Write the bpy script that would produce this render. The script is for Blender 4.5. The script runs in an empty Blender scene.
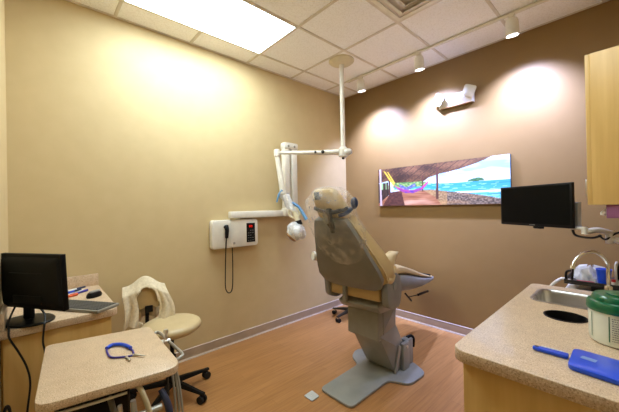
import bpy, bmesh, math, random
from mathutils import Vector, Matrix
random.seed(7)
PI = math.pi
COL = bpy.context.scene.collection
sin, cos = math.sin, math.cos

# ------------------------------------------------------------------ materials
def lin(c):
    return tuple((v/12.92 if v <= .04045 else ((v+.055)/1.055)**2.4) for v in [x/255 for x in c])

class NT:
    def __init__(s, m):
        m.use_nodes = True; s.t = m.node_tree; s.t.nodes.clear()
    def n(s, kind, **kw):
        nd = s.t.nodes.new(kind)
        for k, v in kw.items():
            if k in ('operation', 'blend_type', 'data_type', 'feature', 'attribute_name', 'wave_type', 'bands_direction', 'distribution'):
                setattr(nd, k, v)
            else:
                nd.inputs[k.replace('_', ' ')].default_value = v
        return nd
    def l(s, a, ao, b, bi): s.t.links.new(a.outputs[ao], b.inputs[bi])

def mat(name, c, rough=.5, metal=0., c2=None, scale=(8, 8, 8), nscale=1., detail=3., ramp=(.35, .65), bump=0., bscale=40., coat=0., trans=0., ior=1.45, emit=None, estr=0., sheen=0., alpha=1., spec=.5):
    m = bpy.data.materials.new(name); N = NT(m)
    out = N.n('ShaderNodeOutputMaterial'); p = N.n('ShaderNodeBsdfPrincipled')
    N.l(p, 'BSDF', out, 'Surface')
    p.inputs['Roughness'].default_value = rough; p.inputs['Metallic'].default_value = metal
    p.inputs['Coat Weight'].default_value = coat; p.inputs['Transmission Weight'].default_value = trans
    p.inputs['IOR'].default_value = ior; p.inputs['Sheen Weight'].default_value = sheen; p.inputs['Alpha'].default_value = alpha
    p.inputs['Specular IOR Level'].default_value = spec
    tc = N.n('ShaderNodeTexCoord')
    a = lin(c); b = lin(c2 if c2 else [min(255, max(0, x*.94)) for x in c])
    mp = N.n('ShaderNodeMapping'); mp.inputs['Scale'].default_value = scale
    N.l(tc, 'Object', mp, 'Vector')
    nz = N.n('ShaderNodeTexNoise', Scale=nscale, Detail=detail); N.l(mp, 'Vector', nz, 'Vector')
    r = N.n('ShaderNodeValToRGB'); r.color_ramp.elements[0].position = ramp[0]; r.color_ramp.elements[1].position = ramp[1]
    r.color_ramp.elements[0].color = (*b, 1); r.color_ramp.elements[1].color = (*a, 1)
    N.l(nz, 'Fac', r, 'Fac'); N.l(r, 'Color', p, 'Base Color')
    if bump:
        n2 = N.n('ShaderNodeTexNoise', Scale=bscale, Detail=2.); N.l(tc, 'Object', n2, 'Vector')
        bp = N.n('ShaderNodeBump', Strength=bump, Distance=.004); N.l(n2, 'Fac', bp, 'Height'); N.l(bp, 'Normal', p, 'Normal')
    if emit:
        p.inputs['Emission Color'].default_value = (*lin(emit), 1); p.inputs['Emission Strength'].default_value = estr
    return m

M = {}
M['wall_tan'] = mat('tan wall paint', (203, 182, 138), .6, bump=.08, bscale=180, c2=(200, 179, 135))
M['wall_brown'] = mat('brown wall paint', (139, 110, 66), .55, bump=.08, bscale=180, c2=(137, 108, 64))
M['tile'] = mat('ceiling tile', (251, 251, 252), .9, c2=(240, 239, 238), scale=(1, 1, 1), nscale=95, ramp=(.38, .5), bump=.5, bscale=120)
M['grid'] = mat('ceiling grid metal', (222, 214, 202), .45)
M['base'] = mat('vinyl baseboard', (172, 150, 126), .45)
M['base_lip'] = mat('baseboard light edge', (222, 212, 200), .45)
M['maple'] = mat('maple veneer', (222, 186, 118), .38, c2=(206, 167, 98), scale=(14, 14, .8), nscale=2.2, detail=6, ramp=(.3, .7))
M['chair_grey'] = mat('grey moulded plastic', (127, 128, 126), .42, coat=.1, bump=.06, bscale=300)
M['chair_paint'] = mat('grey painted metal', (142, 143, 137), .36, coat=.15)
M['leather'] = mat('tan upholstery', (198, 174, 128), .38, c2=(191, 167, 121), bump=.12, bscale=220, coat=.15)
M['leather_lt'] = mat('pale tan upholstery', (206, 186, 144), .38, c2=(199, 178, 136), bump=.12, bscale=220, coat=.15)
M['white'] = mat('white enamel', (232, 228, 216), .35, coat=.2)
M['cream'] = mat('cream enamel', (222, 212, 180), .35, coat=.2)
M['black'] = mat('black plastic', (12, 12, 13), .4, spec=.25)
M['blackm'] = mat('matte black plastic', (14, 13, 13), .6, spec=.25)
M['screen'] = mat('dark screen glass', (5, 6, 6), .3, spec=.15)
M['steel'] = mat('brushed stainless steel', (228, 226, 222), .34, metal=1., c2=(176, 174, 170), scale=(3, 60, 3))
M['chrome'] = mat('chrome', (225, 224, 222), .09, metal=1.)
M['grey_metal'] = mat('pale grey metal', (176, 174, 166), .35, metal=.4)
M['dark_metal'] = mat('dark grey metal', (52, 50, 48), .45, metal=.3)
M['rubber'] = mat('black rubber', (18, 17, 16), .7)
M['cable'] = mat('black cable', (14, 13, 13), .5)
M['hose'] = mat('grey hose', (152, 147, 134), .5)
M['towel'] = mat('cream knit cloth', (226, 213, 184), .95, c2=(212, 198, 168), scale=(1, 1, 1), nscale=60, bump=.6, bscale=160, sheen=.3)
M['blue'] = mat('royal blue plastic', (24, 78, 222), .32, coat=.3)
M['blue_l'] = mat('pale blue printed patch', (120, 150, 215), .4)
M['tape'] = mat('blue barrier film', (88, 150, 208), .35, c2=(120, 176, 224), nscale=2)
M['navy'] = mat('navy plastic', (38, 48, 78), .4)
M['violet'] = mat('violet cord', (64, 54, 150), .45)
M['green'] = mat('green plastic', (10, 100, 62), .28, coat=.4)
M['canister'] = mat('white canister plastic', (226, 228, 210), .4, coat=.2)
M['orange'] = mat('orange plastic', (226, 98, 44), .4)
M['purple'] = mat('purple card', (150, 92, 130), .6)
M['red'] = mat('red plastic', (190, 36, 44), .4)
M['redlit'] = mat('red display digits', (200, 30, 20), .4, emit=(255, 40, 20), estr=1.2)
M['lcd'] = mat('grey display text', (120, 120, 118), .4)
M['paper'] = mat('white paper', (235, 235, 232), .8)
M['silver'] = mat('silver plastic', (176, 178, 182), .3, metal=.5)
M['bronze'] = mat('bronze reflector', (160, 122, 84), .3, metal=.5)
M['silver_paint'] = mat('pale grey painted plate', (196, 200, 200), .4)
M['kb'] = mat('keyboard keys', (74, 72, 68), .5)
M['kbbody'] = mat('keyboard body', (150, 146, 134), .4)
M['blackedge'] = mat('dark canvas edge', (42, 26, 26), .7)
M['seal'] = mat('grey silicone', (150, 140, 130), .6)

def laminate():
    m = bpy.data.materials.new('speckled tan laminate'); N = NT(m)
    out = N.n('ShaderNodeOutputMaterial'); p = N.n('ShaderNodeBsdfPrincipled', Roughness=.34); N.l(p, 'BSDF', out, 'Surface')
    p.inputs['Coat Weight'].default_value = .15
    tc = N.n('ShaderNodeTexCoord')
    v = N.n('ShaderNodeTexNoise', Scale=260., Detail=2.); N.l(tc, 'Object', v, 'Vector')
    r = N.n('ShaderNodeValToRGB'); e = r.color_ramp.elements
    e[0].position = .30; e[0].color = (*lin((158, 130, 106)), 1); e[1].position = .42; e[1].color = (*lin((203, 176, 145)), 1)
    x = e.new(.58); x.color = (*lin((213, 189, 159)), 1); x = e.new(.68); x.color = (*lin((230, 212, 188)), 1)
    N.l(v, 'Fac', r, 'Fac')
    n = N.n('ShaderNodeTexNoise', Scale=22., Detail=4.); N.l(tc, 'Object', n, 'Vector')
    r2 = N.n('ShaderNodeValToRGB'); r2.color_ramp.elements[0].color = (.90, .885, .87, 1); r2.color_ramp.elements[1].color = (1, 1, 1, 1)
    r2.color_ramp.elements[0].position = .3; r2.color_ramp.elements[1].position = .6
    N.l(n, 'Fac', r2, 'Fac')
    mx = N.n('ShaderNodeMixRGB', blend_type='MULTIPLY'); mx.inputs['Fac'].default_value = 1
    N.l(r, 'Color', mx, 'Color1'); N.l(r2, 'Color', mx, 'Color2'); N.l(mx, 'Color', p, 'Base Color')
    return m
M['lam'] = laminate()

def floor_mat():
    m = bpy.data.materials.new('wood strip vinyl floor'); N = NT(m)
    out = N.n('ShaderNodeOutputMaterial'); p = N.n('ShaderNodeBsdfPrincipled', Roughness=.36); N.l(p, 'BSDF', out, 'Surface')
    p.inputs['Coat Weight'].default_value = .05
    tc = N.n('ShaderNodeTexCoord')
    mp = N.n('ShaderNodeMapping'); mp.inputs['Rotation'].default_value = (0, 0, PI/2); N.l(tc, 'Object', mp, 'Vector')
    br = N.n('ShaderNodeTexBrick'); br.inputs['Scale'].default_value = 1.
    br.inputs['Brick Width'].default_value = .92; br.inputs['Row Height'].default_value = .076
    br.inputs['Mortar Size'].default_value = .0012; br.inputs['Mortar Smooth'].default_value = .2; br.offset = .37
    br.inputs['Color1'].default_value = (*lin((174, 126, 76)), 1); br.inputs['Color2'].default_value = (*lin((166, 118, 69)), 1)
    br.inputs['Mortar'].default_value = (*lin((146, 102, 60)), 1); br.inputs['Bias'].default_value = 0
    N.l(mp, 'Vector', br, 'Vector')
    m2 = N.n('ShaderNodeMapping'); m2.inputs['Scale'].default_value = (60, 3.5, 1); N.l(tc, 'Object', m2, 'Vector')
    n = N.n('ShaderNodeTexNoise', Scale=1., Detail=7.); N.l(m2, 'Vector', n, 'Vector')
    r2 = N.n('ShaderNodeValToRGB'); r2.color_ramp.elements[0].color = (.82, .78, .74, 1); r2.color_ramp.elements[1].color = (1.04, 1.03, 1.02, 1)
    r2.color_ramp.elements[0].position = .3; r2.color_ramp.elements[1].position = .62
    N.l(n, 'Fac', r2, 'Fac')
    mx = N.n('ShaderNodeMixRGB', blend_type='MULTIPLY'); mx.inputs['Fac'].default_value = 1
    N.l(br, 'Color', mx, 'Color1'); N.l(r2, 'Color', mx, 'Color2'); N.l(mx, 'Color', p, 'Base Color')
    return m
M['floor'] = floor_mat()

def film(name, tint, opac, rough=.2):
    m = bpy.data.materials.new(name); N = NT(m)
    out = N.n('ShaderNodeOutputMaterial'); p = N.n('ShaderNodeBsdfPrincipled', Roughness=rough)
    p.inputs['Base Color'].default_value = (*lin(tint), 1)
    tr = N.n('ShaderNodeBsdfTransparent'); mx = N.n('ShaderNodeMixShader')
    tc = N.n('ShaderNodeTexCoord'); n = N.n('ShaderNodeTexNoise', Scale=11., Detail=4., Distortion=.6); N.l(tc, 'Object', n, 'Vector')
    r = N.n('ShaderNodeValToRGB'); e = r.color_ramp.elements
    e[0].position = .44; e[0].color = (opac*.5,)*3 + (1,); e[1].position = .74; e[1].color = (min(1, opac*3.2),)*3 + (1,)
    N.l(n, 'Fac', r, 'Fac'); N.l(r, 'Color', mx, 'Fac'); N.l(tr, 'BSDF', mx, 1); N.l(p, 'BSDF', mx, 2); N.l(mx, 'Shader', out, 'Surface')
    bp = N.n('ShaderNodeBump', Strength=.4, Distance=.01); N.l(n, 'Fac', bp, 'Height'); N.l(bp, 'Normal', p, 'Normal')
    return m
M['film'] = film('clear plastic film', (240, 242, 245), .13)
M['bag'] = film('milky plastic film', (240, 242, 246), .9, .3)

def emis(name, c, s):
    m = bpy.data.materials.new(name); N = NT(m); out = N.n('ShaderNodeOutputMaterial'); e = N.n('ShaderNodeEmission', Strength=s)
    e.inputs['Color'].default_value = (*lin(c), 1); N.l(e, 'Emission', out, 'Surface'); return m
M['troffer'] = emis('lit prismatic lens', (232, 247, 252), 17.0)
M['fill_panel'] = emis('added fill panel lens', (232, 247, 252), 8.)  # weaker glow for the added panel above the right counter
M['bulb'] = emis('lit lamp face', (250, 248, 255), 14.)

# ------------------------------------------------------------------ mesh builder
def catmull(pts, k=6, closed=False):
    P = [Vector(p) for p in pts]; n = len(P); out = []
    rng = range(n if closed else n-1)
    for i in rng:
        if closed: a, b, c, d = P[(i-1) % n], P[i], P[(i+1) % n], P[(i+2) % n]
        else: a, b, c, d = P[max(i-1, 0)], P[i], P[i+1], P[min(i+2, n-1)]
        for j in range(k):
            t = j/k
            out.append(.5*((2*b)+(c-a)*t+(2*a-5*b+4*c-d)*t*t+(3*b-a-3*c+d)*t**3))
    if not closed: out.append(P[-1])
    return out

class MB:
    def __init__(s, M0=None): s.v = []; s.f = []; s.mi = []; s.M = M0 or Matrix()
    def add(s, vs, fs, mi=0):
        b = len(s.v); s.v += [s.M @ Vector(v) for v in vs]
        for f in fs: s.f.append([b+i for i in f]); s.mi.append(mi)
        return s
    def addbm(s, bm, mi=0):
        bm.verts.index_update()
        s.add([v.co.copy() for v in bm.verts], [[v.index for v in f.verts] for f in bm.faces], mi); bm.free(); return s
    def box(s, c, d, bev=0., rot=None, seg=2, mi=0):
        bm = bmesh.new(); bmesh.ops.create_cube(bm, size=1)
        for v in bm.verts: v.co = Vector((v.co.x*d[0], v.co.y*d[1], v.co.z*d[2]))
        if bev: bmesh.ops.bevel(bm, geom=bm.edges[:], offset=min(bev, min(d)*.49), segments=seg, profile=.5, affect='EDGES')
        T = Matrix.Translation(Vector(c))
        if rot is not None: T = T @ (rot.to_4x4() if hasattr(rot, 'to_4x4') else rot)
        for v in bm.verts: v.co = T @ v.co
        return s.addbm(bm, mi)
    def b2(s, x0, x1, y0, y1, z0, z1, bev=0., mi=0, seg=2):
        return s.box(((x0+x1)/2, (y0+y1)/2, (z0+z1)/2), (abs(x1-x0), abs(y1-y0), abs(z1-z0)), bev, mi=mi, seg=seg)
    def prism(s, pts, z0, z1, bev=0., mi=0, T=None):
        bm = bmesh.new(); lo = [bm.verts.new((p[0], p[1], z0)) for p in pts]; hi = [bm.verts.new((p[0], p[1], z1)) for p in pts]
        n = len(pts); bm.faces.new(list(reversed(lo))); bm.faces.new(hi)
        for i in range(n): bm.faces.new([lo[i], lo[(i+1) % n], hi[(i+1) % n], hi[i]])
        bmesh.ops.recalc_face_normals(bm, faces=bm.faces[:])
        if bev:
            es = [e for e in bm.edges if abs(e.verts[0].co.z-e.verts[1].co.z) < 1e-7]
            bmesh.ops.bevel(bm, geom=es, offset=bev, segments=2, profile=.5, affect='EDGES')
        if T is not None:
            for v in bm.verts: v.co = T @ v.co
        return s.addbm(bm, mi)
    def tube(s, pts, r, n=10, closed=False, smooth=0, mi=0, flat=1.):
        P = catmull(pts, smooth, closed) if smooth else [Vector(p) for p in pts]
        m = len(P)
        R = [r]*m if not isinstance(r, (list, tuple)) else [r[0]+(r[-1]-r[0])*i/(m-1) if len(r) == 2 else r[min(len(r)-1, int(i*len(r)/m))] for i in range(m)]
        vs = []; fs = []; up = None
        for i in range(m):
            if closed: t = (P[(i+1) % m]-P[i-1])
            else: t = P[min(i+1, m-1)]-P[max(i-1, 0)]
            t.normalize()
            if up is None:
                up = Vector((0, 0, 1)) if abs(t.z) < .9 else Vector((1, 0, 0))
            a = t.cross(up)
            if a.length < 1e-6: a = t.cross(Vector((.3, 1, .2)))
            a.normalize(); b = a.cross(t).normalized(); up = b
            for j in range(n):
                w = 2*PI*j/n; vs.append(P[i]+a*cos(w)*R[i]+b*sin(w)*R[i]*flat)
        for i in range(m if closed else m-1):
            for j in range(n):
                i2 = (i+1) % m; fs.append([i*n+j, i*n+(j+1) % n, i2*n+(j+1) % n, i2*n+j])
        if not closed: fs.append(list(range(n))[::-1]); fs.append([(m-1)*n+j for j in range(n)])
        return s.add(vs, fs, mi)
    def cyl(s, a, b, r, r2=None, n=20, mi=0): return s.tube([a, b], [r, r if r2 is None else r2], n, mi=mi)
    def lathe(s, prof, c=(0, 0, 0), n=28, rot=None, mi=0):
        vs = []; fs = []; c = Vector(c)
        for r, z in prof:
            for j in range(n):
                w = 2*PI*j/n; v = Vector((max(r, 1e-5)*cos(w), max(r, 1e-5)*sin(w), z))
                if rot is not None: v = rot @ v
                vs.append(v+c)
        m = len(prof)
        for i in range(m-1):
            for j in range(n): fs.append([i*n+j, i*n+(j+1) % n, (i+1)*n+(j+1) % n, (i+1)*n+j])
        fs.append(list(range(n))[::-1]); fs.append([(m-1)*n+j for j in range(n)])
        return s.add(vs, fs, mi)
    def loft(s, rings, mi=0, cap=True):
        vs = []; fs = []; n = len(rings[0])
        for r in rings: vs += [Vector(p) for p in r]
        for i in range(len(rings)-1):
            for j in range(n): fs.append([i*n+j, i*n+(j+1) % n, (i+1)*n+(j+1) % n, (i+1)*n+j])
        if cap: fs.append(list(range(n))[::-1]); fs.append([(len(rings)-1)*n+j for j in range(n)])
        return s.add(vs, fs, mi)
    def ell(s, c, d, n=16, mi=0, rot=None, k=1.):
        prof = [(sin(PI*i/10), -cos(PI*i/10)) for i in range(11)]
        vs = []; fs = []; c = Vector(c)
        for r, z in prof:
            for j in range(n):
                w = 2*PI*j/n; v = Vector((r*cos(w)*d[0], r*sin(w)*d[1], z*d[2]))
                if rot is not None: v = rot @ v
                vs.append(v+c)
        for i in range(10):
            for j in range(n): fs.append([i*n+j, i*n+(j+1) % n, (i+1)*n+(j+1) % n, (i+1)*n+j])
        return s.add(vs, fs, mi)
    def surf(s, fn, nu, nv, mi=0):
        vs = [fn(i/nu, j/nv) for j in range(nv+1) for i in range(nu+1)]
        fs = [[j*(nu+1)+i, j*(nu+1)+i+1, (j+1)*(nu+1)+i+1, (j+1)*(nu+1)+i] for j in range(nv) for i in range(nu)]
        return s.add(vs, fs, mi)

def rrect(x0, x1, y0, y1, r, k=5):
    rs = r if isinstance(r, (list, tuple)) else [r]*4
    out = []
    for (cx, cy, a0), q in zip([(x0, y0, PI), (x1, y0, 1.5*PI), (x1, y1, 0), (x0, y1, .5*PI)], rs):
        sx = 1 if cx == x0 else -1; sy = 1 if cy == y0 else -1
        for i in range(k+1):
            a = a0+PI/2*i/k; out.append((cx+sx*q+q*cos(a), cy+sy*q+q*sin(a)))
    return out
def rpoly(pts, r, k=5):
    out = []; n = len(pts); P = [Vector((p[0], p[1])) for p in pts]
    rs = r if isinstance(r, (list, tuple)) else [r]*n
    for i in range(n):
        a = (P[i-1]-P[i]); b = (P[(i+1) % n]-P[i]); q = min(rs[i], a.length*.45, b.length*.45)
        p0 = P[i]+a.normalized()*q; p1 = P[i]+b.normalized()*q
        for j in range(k+1):
            t = j/k; v = p0*(1-t)**2+P[i]*2*t*(1-t)+p1*t*t; out.append((v.x, v.y))
    return out

def root_loc(o):
    while o.parent: o = o.parent
    return o.location.copy()
def part(name, mb, m, parent, label=None, kind=None, ang=35, solid=0.):
    return _obj(name, mb, m, parent, root_loc(parent), label, kind, ang, solid)
def _obj(name, mb, m, parent, org, label, kind, ang, solid):
    me = bpy.data.meshes.new(name); org = Vector(org)
    me.from_pydata([tuple(v-org) for v in mb.v], [], mb.f)
    ms = m if isinstance(m, (list, tuple)) else [m]
    for x in ms: me.materials.append(M[x] if isinstance(x, str) else x)
    for p, i in zip(me.polygons, mb.mi): p.material_index = i
    bm = bmesh.new(); bm.from_mesh(me); bmesh.ops.recalc_face_normals(bm, faces=bm.faces[:]); bm.to_mesh(me); bm.free()
    for p in me.polygons: p.use_smooth = True
    me.set_sharp_from_angle(angle=math.radians(ang)); me.update()
    o = bpy.data.objects.new(name, me); COL.objects.link(o)
    if parent: o.parent = parent
    else: o.location = org
    if solid:
        md = o.modifiers.new('solid', 'SOLIDIFY'); md.thickness = solid; md.offset = 0
    if label: o['label'] = label
    if kind: o['kind'] = kind
    return o
def single(name, mb, m, org, label, cat, group=None, kind=None, ang=35, solid=0.):
    o = _obj(name, mb, m, None, org, label, kind, ang, solid)
    if cat: o['category'] = cat
    if group: o['group'] = group
    return o
def struct(name, mb, m, org=(0, 0, 0), parent=None):
    o = _obj(name, mb, m, parent, org if parent is None else root_loc(parent), None, 'structure', 35, 0.)
    return o
def thing(name, loc, label, cat, group=None):
    o = bpy.data.objects.new(name, None); COL.objects.link(o); o.location = loc; o.empty_display_size = .1
    o['label'] = label; o['category'] = cat
    if group: o['group'] = group
    return o
def copy_tree(o, parent=None):
    c = o.copy(); COL.objects.link(c)
    if parent: c.parent = parent
    for ch in list(o.children): copy_tree(ch, c)
    return c
def Rz(a): return Matrix.Rotation(a, 4, 'Z')
def basis(o, x, y, z):
    m = Matrix((x, y, z)).transposed().to_4x4(); m.translation = Vector(o); return m
def aim(d):
    return Vector(d).to_track_quat('Z', 'Y').to_matrix()

# ------------------------------------------------------------------ room
XL, YB, XR, ZC = -2.8548, 3.3495, .205, 2.986
YF, YH, XH = -.135, -1.5, -.78          # front wall face, hall end, hall side
struct('floor', MB().b2(XL-.1, XR+.1, YH-.1, YB+.1, -.1, 0), 'floor')
ceil = struct('ceiling', MB().b2(XL-.1, XR+.1, YH-.1, YB+.1, ZC, ZC+.08), 'tile')
g = MB()
for k in range(6):
    x = XL+.2655+.61*k
    if x < XR: g.b2(x-.012, x+.012, YF if x < XH else YH, YB, ZC-.006, ZC+.002, .001)
for k in range(-2, 9):
    y = YB-1.0217+.61*(1-k)
    if YH < y < YB:
        for a, b in ([(XL, -2.59), (-1.98, XR)] if YB-1.0217-1.83 < y-.61+.005 and .6 < y < 1.6 else [(XL if y > YF else XH, XR)]): g.b2(a, b, y-.012, y+.012, ZC-.0065, ZC+.002, .001)
g.b2(XL, XL+.02, YF, YB, ZC-.006, ZC+.002); g.b2(XL, XR, YB-.02, YB, ZC-.006, ZC+.002)
go = struct('ceiling_grid', g, 'grid', parent=ceil)
struct('wall_left', MB().b2(XL-.1, XL, YF-.1, YB+.1, 0, ZC), 'wall_tan')
struct('wall_back', MB().b2(XL, XR+.1, YB, YB+.1, 0, ZC), 'wall_brown')
struct('wall_right', MB().b2(XR, XR+.1, YH, YB, 0, ZC), 'wall_tan')
struct('wall_front', MB().b2(XL, XH, YF-.12, YF, 0, ZC), 'wall_tan')
struct('wall_hall', MB().b2(XH-.1, XH, YH, YF-.12, 0, ZC).b2(XH-.1, XR+.1, YH-.1, YH, 0, ZC), 'wall_tan')
def baseboard(name, a, b, nrm):
    a = Vector(a); b = Vector(b); n = Vector(nrm); m = MB()
    prof = [(0, 0), (.012, 0), (.012, .012), (.006, .018), (.005, .090), (.003, .097), (0, .097)]
    def ring(p): return [(p+n*u+Vector((0, 0, z))) for u, z in prof]
    m.loft([ring(a), ring(b)])
    o = struct(name, m, 'base')
    l = MB(); pr2 = [(0, 0), (.0135, 0), (.0135, .008), (.011, .014), (0, .014)]
    l.loft([[p+n*u+Vector((0, 0, z)) for u, z in pr2] for p in (a, b)])
    pr3 = [(0, .094), (.0066, .094), (.0045, .0995), (0, .0995)]
    l.loft([[p+n*u+Vector((0, 0, z)) for u, z in pr3] for p in (a, b)])
    struct('trim', l, 'base_lip', parent=o)
baseboard('baseboard_left', (XL, .36, 0), (XL, YB, 0), (1, 0, 0))
baseboard('baseboard_back', (XL, YB, 0), (XR, YB, 0), (0, -1, 0))

# troffer
t = thing('ceiling_light', (-2.284, 1.108, ZC), 'large bright rectangular light panel set in the ceiling tiles', 'ceiling light')
fr = MB()
x0, x1, y0, y1 = -2.579, -1.989, .508, 1.708
fr.b2(x0-.008, x1+.008, y0-.008, y0+.008, ZC-.010, ZC).b2(x0-.008, x1+.008, y1-.008, y1+.008, ZC-.010, ZC)
fr.b2(x0-.008, x0+.008, y0, y1, ZC-.010, ZC).b2(x1-.008, x1+.008, y0, y1, ZC-.010, ZC)
part('frame', fr, 'white', t)
part('diffuser', MB().b2(x0+.008, x1-.008, y0+.008, y1-.008, ZC-.006, ZC-.001), 'troffer', t)
# second panel, added out of view to brighten the right counter and cabinet
t = thing('ceiling_light', (-.454, 1.108, ZC), 'added fill light panel in the ceiling above the right-hand counter, out of the view', 'ceiling light')
dx, dy = -.454, 1.108
part('frame', MB().b2(dx-.3, dx+.3, dy-.61, dy-.595, ZC-.01, ZC).b2(dx-.3, dx+.3, dy+.595, dy+.61, ZC-.01, ZC).b2(dx-.3, dx-.285, dy-.6, dy+.6, ZC-.01, ZC).b2(dx+.285, dx+.3, dy-.6, dy+.6, ZC-.01, ZC), 'white', t)
part('diffuser', MB().b2(dx-.285, dx+.285, dy-.595, dy+.595, ZC-.006, ZC-.001), 'fill_panel', t)

# vent
VX0, VX1, VY1 = XL+.2655+1.22+.61-.61, XL+.2655+1.22+.61, YB-1.0217
VX0, VX1 = -1.3693+.012, -.7593-.012; VY1 = 2.3278-.012; VY0 = 1.7178+.012
vt = thing('air_vent', ((VX0+VX1)/2, (VY0+VY1)/2, ZC), 'square ceiling air diffuser with concentric louvres at the top of the view', 'vent')
def sq(i, z, w=0.):
    return [(VX0+i, VY0+i, z), (VX1-i, VY0+i, z), (VX1-i, VY1-i, z), (VX0+i, VY1-i, z)]
m = MB(); m.loft([sq(0, ZC-.001), sq(0, ZC-.008), sq(.035, ZC-.010), sq(.037, ZC-.001)], cap=False); part('frame', m, 'white', vt)
part('backing', MB().b2(VX0+.04, VX1-.04, VY0+.04, VY1-.04, ZC-.003, ZC-.0015), 'base_lip', vt)
for k in range(3):
    i = .06+k*.065; m = MB()
    m.loft([sq(i, ZC-.004), sq(i+.004, ZC-.007), sq(i+.038, ZC-.026), sq(i+.042, ZC-.024), sq(i+.01, ZC-.003)], cap=False)
    part('louvre', m, 'white', vt)

# track
single('track_rail', MB().b2(-2.45, -.2, 2.913, 2.947, ZC-.024, ZC-.006, .003), 'white', (-1.3, 2.93, ZC), 'long white lighting track running along the ceiling above the picture wall', 'track rail')
def spot(x, label):
    r = thing('track_light', (x, 2.93, ZC-.022), label, 'spotlight', 'spotlights on the ceiling track')
    part('adapter', MB().b2(x-.022, x+.022, 2.912, 2.948, ZC-.046, ZC-.022, .004).cyl((x, 2.93, ZC-.046), (x, 2.93, ZC-.062), .012), 'white', r)
    d = Vector((0, .16, -.98)).normalized(); R = aim(d); top = Vector((x, 2.922, ZC-.060))
    part('lamp_housing', MB().lathe([(.018, -.004), (.038, 0), (.046, .02), (.049, .13), (.046, .133), (.042, .12), (.02, .115)], top, 28, R), 'white', r)
    part('lamp', MB().lathe([(.001, .118), (.040, .120), (.040, .124), (.001, .128)], top, 24, R), 'bulb', r)
    return r
xs = [(-2.235, 'leftmost white track spotlight, nearest the room corner'), (-1.49, 'middle white track spotlight, above the emergency light'), (-.675, 'rightmost white track spotlight, nearest the wall cabinet')]
for x, lb in xs: spot(x, lb)
for x, lb in xs:
    L = bpy.data.lights.new('spot_beam', 'SPOT'); L.energy = 275; L.spot_size = math.radians(110); L.spot_blend = 1.; L.shadow_soft_size = .035
    L.color = (.45, .53, 1.)
    o = bpy.data.objects.new('spot_beam', L); COL.objects.link(o)
    d = Vector((0, .42, -1.08)).normalized(); o.location = (x, 2.975, 2.80); o.rotation_euler = (-d).to_track_quat('Z', 'Y').to_euler()

# ------------------------------------------------------------------ emergency light
e = thing('emergency_light', (-1.28, YB, 2.47), 'white twin-head emergency light fixed high on the brown wall', 'emergency light')
m = MB()
prof = [(0, .0), (-.045, .0), (-.085, .055), (-.08, .10), (-.05, .125), (0, .125)]
m.loft([[(x, YB+a*s_, 2.455+b) for a, b in prof] for x, s_ in ((-1.46, .8), (-1.45, 1), (-1.12, 1), (-1.11, .8))])
part('body', m, 'white', e)
m = MB().b2(-1.44, -1.13, YB-.05, YB-.012, 2.450, 2.456); part('base_plate', m, 'bronze', e)  # bronze strip stands in for the shadow on the underside of the body
for x, r_, up in ((-1.43, -.30, 2.55), (-1.14, .30, 2.56)):
    d = Vector((r_, -.8, -.18)).normalized(); R = aim(d)
    hm = MB(); c = Vector((x, YB-.065, up)); T = Matrix.Translation(c) @ R.to_4x4() @ Rz(PI/4 if r_ < 0 else PI/2.6)
    rr = [(.03, -.035), (.042, -.02), (.056, .025), (.056, .035), (.050, .037)]
    hm.loft([[T @ Vector((px*q, py*q, z)) for px, py in rrect(-1, 1, -1, 1, .35)] for q, z in rr])
    h = part('lamp_head', hm, 'white', e)
    part('lens', MB().loft([[T @ Vector((px*q, py*q, z)) for px, py in rrect(-1, 1, -1, 1, .35)] for q, z in [(.046, .0375), (.04, .042), (.01, .046)]]), 'paper', h)
    part('swivel', MB().cyl((x, YB-.03, up-.05), c, .014), 'white', h)

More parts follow.
